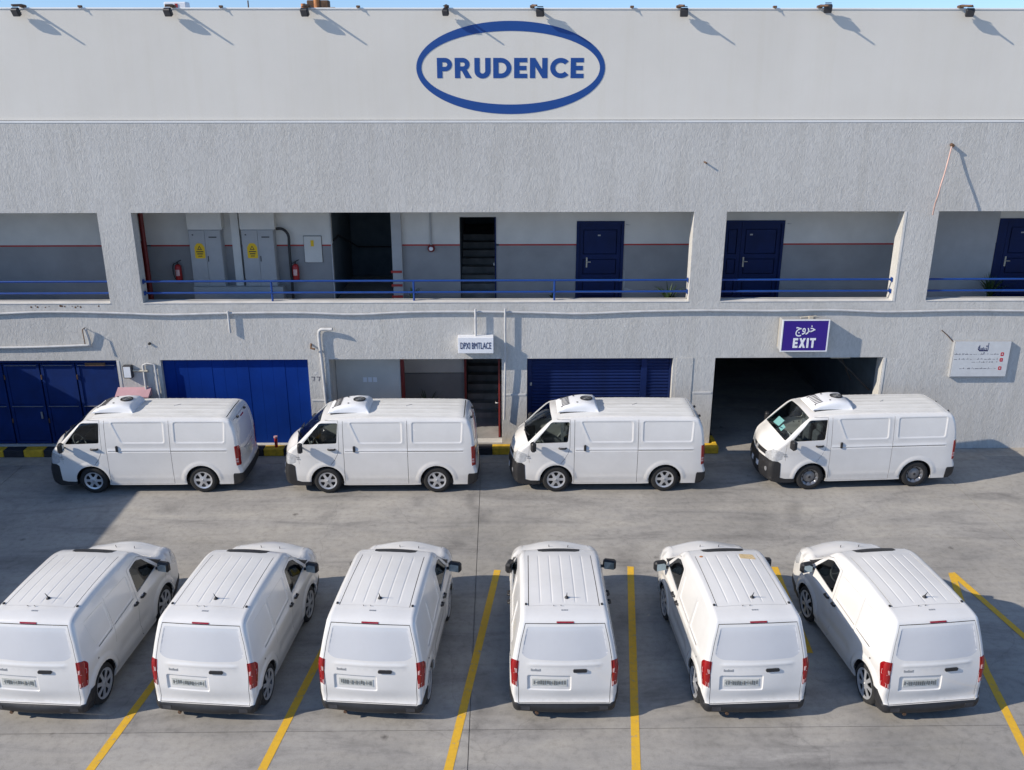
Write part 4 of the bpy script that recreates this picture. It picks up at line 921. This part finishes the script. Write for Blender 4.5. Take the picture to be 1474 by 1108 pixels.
    V.cut('strip', [('roof_panel', [(xr, -.575), (xr, .575), (S(x=3.40), .575), (S(x=3.40), -.575)], 0), ('windscreen', ws, -.010), ('tailgate', tg, 0), ('blank_rear_window', rw, -.006), ('front_bumper', fbs, .006), ('grille', gr, -.015), ('rear_bumper', rbs, .010)] + [('headlight', h, -.003) for h in hl] + [('taillight', t, .006) for t in tls], h2, rl, None)
    mats = dict(body='paint', roof_panel='roofpaint', windscreen='clearglass', tailgate='paint', blank_rear_window='blank', grille='black', front_bumper='black', rear_bumper='black', headlight='lamp_clear', taillight='lamp_red', front_door='paint', sliding_door='paint', side_window='glass')
    objs = {}
    for key in V.parts:
        par = root
        objs[key] = link(key[0], V.mesh(key, M[mats[key[0]]]), root)
    for sd in ('left', 'right'):
        objs[('side_window', sd)].parent = objs[('front_door', sd)]
    objs[('blank_rear_window', '')].parent = objs[('tailgate', '')]
    MB().box(.12, 4.30, -.66, .66, .20, .34).build('underbody', M['black'], root)
    liner(FA, WZ, AR, zb, W0 - .02, W0 - .26, 'wheel_arch_liner', root); liner(RA, WZ, AR, zb, W0 - .02, W0 - .26, 'wheel_arch_liner', root)
    MB().box(3.05, 3.08, -.66, .66, .34, 1.78).build('bulkhead', M['dash'], root)
    db = MB(); db.add([(4.28, y, z) for y in (-.64, .64) for z in (.6, 1.10)] + [(3.95, y, z) for y in (-.66, .66) for z in (.6, 1.12)], [(1, 3, 7, 5), (4, 5, 7, 6), (0, 4, 6, 2)]).build('dashboard', M['dash'], root)
    seats(root, 3.32, .70, .36); steering(root, 3.86, .36, 1.16)
    # fittings
    for sg in (1, -1):
        h = MB(); p = V.on_side(3.28, 1.13, sg, .0); q = V.on_side(3.44, 1.13, sg, .0); h.tube([p + Vector((0, sg * .0, 0)), p + Vector((.02, sg * .035, 0)), q + Vector((-.02, sg * .035, 0)), q], .022, 8)
        h.build('door_handle', M['black'], objs[('front_door', 'left' if sg > 0 else 'right')])
        a = V.on_side(2.84, 1.135, sg, .0); MB().box(-.028, .028, -.03, .03, -.075, .075, .014).build('door_handle', M['black'], objs[('sliding_door', 'left' if sg > 0 else 'right')], tuple(a))
        hp = V.on_side(2.84, 1.135, sg, .003)
        m = MB(); b = V.on_side(4.03, 1.17, sg, 0); m.tube([b, b + Vector((.02, sg * .10, .02))], .022, 8)
        m.build('mirror_arm', M['black'], root)
        mh = MB().box(-.055, .055, -.085, .085, -.11, .11, .03).build('side_mirror', M['black'], root, tuple(b + Vector((.02, sg * .17, .06))), (0, 0, R(10 * sg)))
        MB().box(-.062, -.056, -.065, .065, -.09, .09).build('mirror_glass', M['mirror'], mh)
        for k, (dx, dz) in enumerate(((0, 0), (.02, -.045))):
            for j in range(3):
                c = V.on_side(4.19 - j * .03 - dx, .925 + dz, sg, .004); MB().box(-.010, .010, -.003, .003, -.012, .012).build('badge_mark', M['foil'], root, tuple(c))
    for s0 in (.15, -.42):
        a = V.on_strip(s2 - .01, s0, .03); b = V.on_strip(s2 - .10, s0 + .48 if s0 < 0 else s0 + .36, .02); MB().tube([a, b], .012, 6).build('wiper', M['black'], root)
    gz = fz(.845)
    V.strip_patch('grille_bar', [(gz - .008, -.45), (gz + .008, -.45), (gz + .008, .45), (gz - .008, .45)], M['foil'], root, .002)
    V.strip_patch('emblem', circ(gz, 0, .055, 16), M['foil'], root, .012, .02)
    V.strip_patch('lower_grille', rrect(fz(.66), fz(.44), -.42, .42, .03), M['dash'], root, .008)
    for sg in (1, -1): V.strip_patch('fog_lamp', circ(fz(.50), sg * .56, .055, 14), M['foil'], root, .012, .01)
    pz = fz(.50); V.strip_patch('front_plate', rect(pz - .055, pz + .055, -.22, .22), M['white'], root, .022, .02)
    pr_ = rz_(.86); pl = V.strip_patch('rear_plate', rect(pr_ - .06, pr_ + .06, -.2, .2), M['plate'], root, .012, .01)
    V.strip_patch('plate_garnish', rect(rz_(.97), rz_(1.0), -.35, .35), M['foil'], root, .014, .014)
    for yy in (-.30, .30): MB().tube([V.on_strip(rz_(1.72), yy, 0), V.on_strip(rz_(1.72), yy, .045)], .03, 10).build('roof_hook', M['black'], root)
    V.strip_patch('brake_light', rrect(rz_(1.66), rz_(1.69), -.12, .12, .008), M['lamp_red'], root, .006, .01)
    # clear sections in the tail lamps
    for sg in (1, -1):
        for zz in (.86, .80):
            tlp = objs[('taillight', 'left' if sg > 0 else 'right')]
            V.side_patch('reverse_lens', rect(.075, .12, zz - .022, zz + .022), M['lamp_pink'], tlp, sg, .010, .004)
    # roof refrigeration unit
    ux0, ux1 = 2.50, 3.46; base = 1.874
    prof_u = [(0, 0, .375), (.015, .05, .372), (.04, .13, .36), (.10, .185, .345), (.35, .198, .335), (.55, .178, .33), (.78, .115, .335), (.92, .055, .35), (.97, 0, .36)]
    mb = MB(); nv = 20; rows = []
    for (ux, uh, uw) in prof_u:
        row = []
        for k in range(nv + 1):
            a = math.pi * k / nv; y = uw * 1.12 * math.copysign(abs(math.cos(a)) ** .28, math.cos(a)) if uh > 0 else .42 * math.copysign(abs(math.cos(a)) ** .35, math.cos(a)); z = uh * min(1, abs(math.sin(a)) ** .5); row.append((ux0 + ux, y, base + z))
        rows.append(row)
    V_ = sum(rows, []); mb.add(V_, [((i) * (nv + 1) + k, (i + 1) * (nv + 1) + k, (i + 1) * (nv + 1) + k + 1, i * (nv + 1) + k + 1) for i in range(len(rows) - 1) for k in range(nv)], True)
    un = mb.build('refrigeration_unit', M['unit'], root)
    MB().box(ux0 + .03, ux1 - .06, -.39, .39, 1.82, base + .003, .01).build('unit_base', M['black'], un)
    MB().lathe([(.145, 0), (.145, .016), (.125, .018), (.12, .002), (0, .002)], 28, 'z', (ux0 + .27, 0, base + .198)).build('fan_opening', M['black'], un)
    mb = MB()
    for rr in (.04, .07, .10): mb.tube([(ux0 + .27 + rr * math.cos(R(a)), rr * math.sin(R(a)), base + .216) for a in range(0, 361, 24)], .003, 4, False)
    for a in (0, 60, 120): mb.tube([(ux0 + .27 - .12 * math.cos(R(a)), -.12 * math.sin(R(a)), base + .216), (ux0 + .27 + .12 * math.cos(R(a)), .12 * math.sin(R(a)), base + .216)], .003, 4)
    mb.build('fan_guard', M['steel'], un)
    for k in range(7):
        y = -.24 + k * .08; MB().tube([(ux0 + .68, y - .02, base + .155), (ux0 + .85, y - .02, base + .092)], .010, 6).build('vent_slot', M['dash'], un)
    for (vx, vy) in ((.50, .22), (.56, -.2), (.86, .26), (.86, -.26)): MB().lathe([(.022, 0), (.022, .008), (0, .008)], 10, 'z', (ux0 + vx, vy, base + (.185 if vx < .6 else .082))).build('unit_bolt', M['dash'], un)
    MB().tube([V.on_strip(S(x=1.55), -.10, .004), V.on_strip(S(x=1.68), .02, .004)], .005, 4).build('roof_scratch', M['steel'], root)
    cap = make_wheel(.325, .19, .212, 'cap'); steel = make_wheel(.325, .19, .212, 'steel')
    return root, V, cap, steel, (RA, FA, WZ, W0)
hv, HV, capw, steelw, (RA, FA, WZ, W0) = build_high_van()
def place_high(root, xf, y_near, yaw, label):
    """xf: world x of the front axle, y_near: ground y of the near tyres; the nose points to -x"""
    root.rotation_euler = (0, 0, math.pi + R(yaw))
    c, s_ = math.cos(math.pi + R(yaw)), math.sin(math.pi + R(yaw)); lx, ly = FA, W0 - .03
    root.location = (xf - (lx * c - ly * s_), y_near - (lx * s_ + ly * c), .005)
    tag(root, label, 'van', 'white refrigerated vans parked along the facade')
def wheels_for(root, fm, rm):
    for x, m in ((RA, rm), (FA, fm)):
        for sg in (1, -1): add_wheel(root, m, x, W0 - .115, WZ, sg)
HI = [(-9.53, 19.78, .0, 'white refrigerated van parked before the blue gate, leftmost of the facade row', 'cap'),
      (-4.05, 19.70, .0, 'white refrigerated van parked in front of the entrance recess', 'cap'),
      (1.29, 19.70, .0, 'white refrigerated van parked in front of the navy roller shutter', 'cap'),
      (7.28, 19.74, 3.0, 'white refrigerated van with grey steel wheels and papers on its dashboard, by the dark garage', 'steel')]
high = [hv] + [copy_tree(hv) for _ in range(3)]
for o, (xf, yn, yaw, lab, st) in zip(high, HI):
    wheels_for(o, steelw if st == 'steel' else capw, steelw if st == 'steel' else capw); place_high(o, xf, yn, yaw, lab)
for (cx, cy, cz_, hx, hy, rz) in ((3.955, -.36, 1.315, .10, .15, 6), (3.985, -.02, 1.285, .07, .10, -5)):
    MB().box(-hx, hx, -hy, hy, 0, .006).build('dashboard_paper', M['cyan'], high[3], (cx, cy, cz_), (0, R(45), R(rz)))

# ------------------------------------------------------------------ compact panel van in the marked bays
def build_panel_van():
    root = empty('panel_van'); W0 = .815; RA, FA, WZ, AR = .58, 2.86, .325, .375
    prof = [(.12, .17, .06, .01), (.03, .20, .07, .03), (0, .27, .08, .035), (.01, .335, .08, .008), (.045, .37, .07, .008), (.05, .60, .065, .035), (.065, .85, .065, .04), (.09, 1.06, .065, .035), (.15, 1.36, .065, .03), (.205, 1.585, .07, .025), (.245, 1.665, .065, .02), (.33, 1.70, .07, .02), (.58, 1.725, .075, .02),
            (1.1, 1.75, .075, .025), (1.7, 1.75, .075, .025), (2.1, 1.73, .075, .03), (2.26, 1.70, .10, .03), (2.36, 1.655, .09, .03), (2.62, 1.44, .08, .04), (2.90, 1.25, .08, .05), (3.02, 1.20, .12, .06), (3.25, 1.19, .16, .07), (3.47, 1.13, .17, .08), (3.64, 1.01, .18, .09),
            (3.73, .84, .18, .10), (3.78, .66, .17, .12), (3.79, .45, .16, .12), (3.75, .27, .14, .10), (3.66, .21, .10, .08)]
    def W(P):
        x, z = P[:, 0], P[:, 1]; w = np.full(len(P), W0)
        w = w - .145 * np.clip((z - .98) / .72, 0, 1.15) ** 1.15 - .03 * sstep((.42 - z) / .25) + .012 * np.exp(-((z - .90) / .12) ** 2)
        w = w - .10 * np.clip((x - 3.0) / .8, 0, 1) ** 2 - .02 * np.clip((.45 - x) / .45, 0, 1) ** 2 - .05 * sstep((x - 2.2) / .8) * sstep((z - 1.1) / .4)
        return w
    b1 = rpoly([(1.84, 1.51), (1.82, 1.10), (1.13, 1.06), (1.13, 1.525)], .05); b2 = rpoly([(1.05, 1.525), (1.05, 1.05), (.56, 1.03), (.50, 1.20), (.44, 1.53)], .05)
    win = rpoly([(2.76, 1.15), (1.98, 1.09), (1.98, 1.53), (2.25, 1.56), (2.44, 1.48)], [.04, .04, .04, .05, .05])
    qwin = rpoly([(2.82, 1.165), (3.02, 1.14), (2.93, 1.185), (2.62, 1.39)], .015)
    def feat(P):
        x, z = P[:, 0], P[:, 1]; h = np.zeros(len(P))
        for p in (b1, b2):
            s_ = polysd(P, p); h += -.010 * sstep(s_ / .02)
        for cx in (RA, FA):
            q = np.hypot(x - cx, z - WZ); h += .022 * sstep((AR + .14 - q) / .09) * sstep((z - .26) / .1)
        h += -.018 * np.exp(-((z - .52) / .09) ** 2) * sstep((x - 1.1) / .25) * sstep((2.4 - x) / .25)
        h += .008 * np.exp(-((z - .985) / .02) ** 2) * sstep((x - .35) / .2) * sstep((3.2 - x) / .3)
        return h
    zb = .20
    bottom = [(3.5, .20), (3.28, .20)] + arch_pts(FA, WZ, AR, zb) + [(2.3, .20), (1.7, .20), (1.2, .20)] + arch_pts(RA, WZ, AR, zb) + [(.18, .19)]
    V = Loft(prof, W, bottom, feat); V.joined = {'body', 'windscreen', 'tailgate', 'tailgate_panel', 'front_grille', 'front_bumper', 'rear_bumper', 'bonnet', 'roof_panel', 'roof_edge_trim', 'plate_recess'}
    dr = [(1.91, 1.56), (1.91, .60), (1.96, .30), (2.02, .23)]
    seams = buf(dr, .009) + buf([(1.09, 1.56), (1.09, .74)], .007) + buf([(1.91, 1.56), (2.28, 1.60), (2.48, 1.51), (2.80, 1.22), (2.95, 1.10), (3.0, .82), (2.95, .74)], .007) + buf([(1.82, 1.083), (1.13, 1.043)], .014) + buf([(1.05, 1.033), (.58, 1.012)], .014) + buf([(2.02, .23), (2.4, .23)], .006) + buf([(3.12, 1.09), (3.2, .98), (3.24, .60)], .006)
    door = dr + [(2.42, .23), (2.46, .30)] + [(2.6, .62), (2.95, .74), (3.0, .82), (2.95, 1.10), (2.80, 1.22), (2.48, 1.51), (2.28, 1.60)]
    slid = [(1.91, 1.56), (1.91, .60), (1.96, .30), (2.02, .23), (1.16, .23), (1.09, .74), (1.09, 1.56)]
    tl = rpoly([(-.05, 1.07), (.15, 1.06), (.215, .99), (.15, .64), (-.05, .62)], [.01, .02, .03, .02, .01])
    rb = [(-.1, .335), (.05, .345), (.105, .455), (.17, .53), (.26, .53), (.40, .42), (.40, .05), (-.1, .05)]
    hd = rpoly([(3.34, 1.08), (3.30, .90), (3.52, .78), (3.9, .76), (3.9, 1.0), (3.62, 1.02)], .02)
    fb = [(3.9, .46), (3.5, .42), (3.26, .36), (3.2, .05), (3.9, .05)]
    sreg = [('front_door', door, 0), ('sliding_door', slid, 0), ('blank_side_panel', b1, -.004), ('rear_side_panel', b2, -.004), ('side_window', win, -.010), ('quarter_window', qwin, -.006), ('taillight', tl, .006), ('rear_bumper', rb, .010), ('headlight', hd, -.003), ('front_bumper', fb, .006)]
    loops = [inset(b, k) for b in (b1, b2) for k in (-.004, .010, .022)]
    for cx in (RA, FA):
        for d_ in (.03, .06, .10, .14): loops.append(arch_pts(cx, WZ, AR + d_, .28))
    V.cut('side', sreg, seams, loops, .075)
    S = V.S; rz_ = lambda z: S(z=z, where='rear'); fz = lambda z: S(z=z, where='front'); we = lambda sv: float(np.interp(sv, V.s, V.We))
    tgp = rpoly([(rz_(.345), -.70), (rz_(.345), .70), (rz_(.60), .70), (rz_(1.0), .725), (rz_(1.35), .665), (rz_(1.625), .60), (rz_(1.625), -.60), (rz_(1.35), -.665), (rz_(1.0), -.725), (rz_(.60), -.70)], .03)
    gl = rpoly([(rz_(1.085), -.55), (rz_(1.065), 0), (rz_(1.085), .55), (rz_(1.16), .66), (rz_(1.58), .575), (rz_(1.585), -.575), (rz_(1.16), -.66)], [.10, .3, .10, .06, .03, .03, .06])
    tls = [rpoly([(rz_(.62), sg * .725), (rz_(.62), sg * .9), (rz_(1.07), sg * .9), (rz_(1.06), sg * .70), (rz_(.85), sg * .715)], .01) for sg in (1, -1)]
    rbs = [(-.1, -.9), (-.1, .9), (rz_(.335), .9), (rz_(.335), -.9)]
    prc = rrect(rz_(.565), rz_(.825), -.10, .57, .03)
    s1, s2 = S(x=2.37), S(x=2.95)
    ws = rpoly([(s1, -we(s1) + .05), (s1, we(s1) - .05), (s2, we(s2) - .01), (s2, -we(s2) + .01)], .06)
    bn = [(S(x=2.99), -we(S(x=2.99)) + .02), (S(x=2.99), we(S(x=2.99)) - .02), (fz(.92), .52), (fz(.92), -.52)]
    fbs = [(fz(.44), -.9), (fz(.44), .9), (V.s[-1] + .1, .9), (V.s[-1] + .1, -.9)]
    hds = [rpoly([(fz(1.04), sg * .56), (fz(.92), sg * .46), (fz(.76), sg * .44), (fz(.76), sg * .9), (fz(1.08), sg * .9)], .01) for sg in (1, -1)]
    fg = rrect(fz(.80), fz(.66), -.42, .42, .03)
    x0, x1 = S(x=.55), S(x=2.05)
    roofp = [(x0, -.54), (x0, .54), (x1, .52), (x1, -.52)]
    h2 = buf([(x0 - .01, -.10 - .46), (x0 - .01, .56)], .007) + buf([(rz_(1.625), -.60), (rz_(1.625), .60)], .012) + buf([tgp[4], tgp[len(tgp) - 6]], .001)[:0]
    side_seam = [(rz_(.345), .70), (rz_(.60), .70), (rz_(1.0), .725), (rz_(1.35), .665), (rz_(1.625), .60)]
    h2 += buf(side_seam, .009) + buf([(a, -b) for a, b in side_seam], .009) + buf([(rz_(.345), -.70), (rz_(.345), .70)], .008)
    h2 += buf([(x0, .545), (x1, .525)], .012) + buf([(x0, -.545), (x1, -.525)], .012)
    ribs = [-.36, -.18, 0, .18, .36]
    def sfeat(Sv, y):
        h = np.zeros(len(Sv)); m = sstep((Sv - x0 - .03) / .05) * sstep((x1 - Sv) / .12)
        for yy in ribs: h += -.0045 * np.exp(-((y - yy) / .011) ** 2) * m
        inside = polysd(np.stack([Sv, y], 1), prc); h += -.022 * sstep(inside / .018)
        ig = polysd(np.stack([Sv, y], 1), gl); h += -.010 * sstep(ig / .02)
        h += .010 * np.exp(-((Sv - rz_(1.0)) / .03) ** 2) * sstep((.60 - np.abs(y)) / .1) * (Sv < rz_(1.1))
        return h
    V.sfeat = sfeat
    rl = [inset(prc, k) for k in (-.006, .006, .018, .026)] + [[(rz_(z_), -.6), (rz_(z_), .6), (rz_(z_) + .0005, .6), (rz_(z_) + .0005, -.6)] for z_ in (.96, .98, 1.0, 1.02, 1.04)] + [inset(gl, .020)]
    for yy in ribs:
        for k in (-.024, -.014, -.007, 0, .007, .014, .024): rl.append([(x0 + .03, yy + k), (x1 - .02, yy + k), (x1 - .02, yy + k + .0006), (x0 + .03, yy + k + .0006)])
    V.cut('strip', [('roof_panel', roofp, 0), ('windscreen', ws, -.008), ('roof_edge_trim', [(S(x=2.32), -.36), (S(x=2.19), -.35), (S(x=2.15), -.27), (S(x=2.135), 0), (S(x=2.15), .27), (S(x=2.19), .35), (S(x=2.32), .36)], .004), ('bonnet', bn, 0), ('tailgate', tgp, 0), ('tailgate_panel', gl, 0), ('front_grille', fg, -.01), ('rear_bumper', rbs, .010), ('front_bumper', fbs, .006)] + [('taillight', t, .006) for t in tls] + [('headlight', h, -.003) for h in hds], h2, rl, None)
    mats = dict(body='paint', roof_panel='paint', roof_edge_trim='black', windscreen='glass', bonnet='paint', tailgate='paint', tailgate_panel='blank', front_grille='black', rear_bumper='black', front_bumper='black', taillight='lamp_red', headlight='lamp_clear', front_door='paint', sliding_door='paint', blank_side_panel='paint', rear_side_panel='paint', side_window='glass', quarter_window='black')
    ob = {}
    for key in V.parts: ob[key] = link(key[0], V.mesh(key, M[mats[key[0]]]), root)
    for sd in ('left', 'right'):
        ob[('side_window', sd)].parent = ob[('front_door', sd)]; ob[('blank_side_panel', sd)].parent = ob[('sliding_door', sd)]
    tgo = ob[('tailgate', '')]; ob[('tailgate_panel', '')].parent = tgo
    MB().box(.12, 3.6, -.66, .66, .20, .34).build('underbody', M['black'], root)
    liner(FA, WZ, AR, zb, W0 - .03, W0 - .27, 'wheel_arch_liner', root); liner(RA, WZ, AR, zb, W0 - .03, W0 - .27, 'wheel_arch_liner', root)
    MB().box(1.86, 1.89, -.62, .62, .34, 1.66).build('bulkhead', M['dash'], root)
    MB().add([(2.95, y, 1.12) for y in (-.6, .6)] + [(2.72, y, 1.12) for y in (-.64, .64)] + [(2.72, y, .5) for y in (-.64, .64)], [(0, 2, 3, 1), (2, 4, 5, 3)]).build('dashboard', M['dash'], root)
    seats(root, 2.12, .60, .34, .42, 'cabinet'); steering(root, 2.66, .34, 1.04, .17)
    for sg in (1, -1):
        sd = 'left' if sg > 0 else 'right'
        for (hx, par) in ((2.01, ('front_door', sd)), (1.76, ('sliding_door', sd))):
            p = V.on_side(hx, .985, sg, 0); q = V.on_side(hx + .13 if hx > 2 else hx + .10, .985, sg, 0)
            MB().tube([p, p + Vector((.015, sg * .032, 0)), q + Vector((-.015, sg * .032, 0)), q], .021, 8).build('door_handle', M['black'], ob[par])
        b = V.on_side(2.74, 1.12, sg, 0); MB().tube([b, b + Vector((.0, sg * .09, -.0))], .028, 8).build('mirror_arm', M['black'], root)
        mh = MB().box(-.06, .06, -.115, .115, -.095, .095, .035).build('side_mirror', M['black'], root, tuple(b + Vector((.0, sg * .15, .04))), (0, 0, R(12 * sg)))
        MB().box(-.067, -.060, -.085, .085, -.068, .068).build('mirror_glass', M['mirror'], mh)
        c = V.on_side(.50, .86, sg, .001); MB().lathe([(0, .006), (.014, .004), (.016, -.004)], 10, 'y').build('fuel_dot', M['dash'], root, tuple(c))
        V_ = V.strip_patch('roof_rail_end', rrect(x0 + .01, x0 + .05, sg * .585 - .016, sg * .585 + .016, .008), M['black'], root, .016, .02)
        tlp = ob[('taillight', sd)]
        for zz in (.90, .68):
            V.side_patch('reverse_lens', rrect(.062, .140, zz - .045, zz + .04, .01), M['lamp_pink'], tlp, sg, .009, .004)
            y0, y1 = sorted((sg * .728, sg * .748)); V.strip_patch('reverse_lens', rect(rz_(zz - .035), rz_(zz + .03), y0, y1), M['lamp_pink'], tlp, .010, .004)
        V.strip_patch('rear_reflector', rrect(rz_(.24), rz_(.30), sg * .60 - .07, sg * .60 + .07, .01), M['dash'], root, .016, .01)
    P = lambda zz, y: (rz_(zz), y)
    pl = V.strip_patch('number_plate', rect(rz_(.635), rz_(.755), -.035, .495), M['plate'], tgo, .008, .008)
    return root, V, (RA, FA, WZ, W0), ob, (rz_, fz, x0, x1, S)
pv, PV, (pRA, pFA, pWZ, pW0), pob, (rz_, fz, x0, x1, S) = build_panel_van()
tg_ = pob[('tailgate', '')]
PV.strip_patch('tailgate_handle', rrect(rz_(.885), rz_(.935), -.335, -.125, .02), M['black'], tg_, .022, .03)
PV.strip_patch('brake_light', rrect(rz_(1.634), rz_(1.652), -.13, .13, .006), M['lamp_red'], pv, .008, .012)
for k, (a, b) in enumerate(((-.05, -.03), (-.022, .012), (.02, .05))):
    PV.strip_patch('roof_badge', rect(S(x=.40), S(x=.425), a, b), M['foil'], pv, .004, .004)
for k in range(7): PV.strip_patch('model_badge', rect(rz_(.895), rz_(.925 if k % 3 else .935), .37 + k * .022, .385 + k * .022), M['foil'], tg_, .004, .004)
for yy in (.16, .05): MB().tube([PV.on_strip(S(x=.52), yy, .0), PV.on_strip(S(x=.50), yy, .03)], .005, 5).build('washer_nozzle', M['black'], pv)
a = PV.on_strip(S(x=.72), -.05, 0)
MB().lathe([(.035, 0), (.028, .018), (.012, .03), (.008, .035)], 14, 'z', tuple(a)).tube([a + Vector((0, 0, .03)), a + Vector((-.06, 0, .13))], [.010, .004], 6).build('antenna', M['black'], pv)
for yy in (-.22, .12): MB().tube([PV.on_strip(S(x=3.18), yy, 0), PV.on_strip(S(x=3.17), yy, .05)], .006, 5).build('bonnet_nozzle', M['black'], pv)
MB().tube([(.10, .42, .17), (.0, .42, .16)], .028, 10).build('exhaust_pipe', M['rust'], pv)
MB().tube([(.12, -.35, .17), (.05, -.35, .15)], .02, 8).build('tow_eye', M['steel'], pv)
spk = make_wheel(.325, .19, .24, 'spoke')
for x in (pRA, pFA):
    for sg in (1, -1): add_wheel(pv, spk, x, pW0 - .10, pWZ, sg)
FR = [(-7.14, 11.80, -4.5, 'white panel van in the far left bay, partly cut off by the frame edge'), (-4.55, 11.76, -5.5, 'white panel van second from the left in the marked bays'),
      (-2.00, 11.74, -5.0, 'white panel van third from the left, just left of the middle yellow line'), (.955, 11.71, -.6, 'white panel van between the two straight yellow lines, seen squarely from behind'),
      (3.88, 11.68, 2.5, 'white panel van with tan stickers on its roof front'), (6.60, 11.65, 5.5, 'white panel van at the far right end of the marked bays')]
fr = [pv] + [copy_tree(pv) for _ in range(5)]
for o, (cx, cy, yaw, lab) in zip(fr, FR):
    o.location = (cx, cy, .005); o.rotation_euler = (0, 0, R(90 + yaw)); tag(o, lab, 'van', 'white panel vans parked in the yellow bays')
PV.strip_patch('tan_sticker', rpoly([(x1 - .20, -.46), (x1 - .17, -.20), (x1 - .02, -.22), (x1 - .03, -.45)], .02), M['tan'], fr[4], .003, .003)
PV.strip_patch('tan_sticker', circ(x1 - .05, .43, .03, 10), M['orange'], fr[4], .003, .003)
rr_ = random.Random(3)
for o in fr:
    tgo = [c for c in o.children if c.name.startswith('tailgate')][0]; y = -.015
    while y < .46:
        w_ = rr_.uniform(.014, .034); z0 = .655 + rr_.uniform(0, .008); z1 = .735 - rr_.uniform(0, .012); P_ = rect(rz_(z0), rz_(z1), y, y + w_)
        if w_ > .024:
            ops_ = P_[:2] + [(rz_(z1), y + w_)] + [(rz_(z1), y + w_ - .007), (rz_(z0 + .012), y + w_ - .007)] + [(rz_(z0 + .012), y + .0)] if rr_.random() < .5 else [(rz_(z0), y), (rz_(z1), y), (rz_(z1), y + .008), (rz_((z0 + z1) / 2 + .006), y + .008), (rz_((z0 + z1) / 2 + .006), y + w_), (rz_((z0 + z1) / 2 - .006), y + w_), (rz_((z0 + z1) / 2 - .006), y + .008), (rz_(z0), y + .008)]
            P_ = ops_
        PV.strip_patch('plate_character', P_, M['plateink'], tgo, .0105, .002); y += w_ + .012
for o, ang in zip(fr[1:4], (58, 66, 74)):                       # folded-in left mirrors
    for c in o.children:
        if c.name.startswith('side_mirror') and c.location.y > 0: c.location.y -= .11; c.location.x -= .07; c.rotation_euler = (0, 0, R(ang))
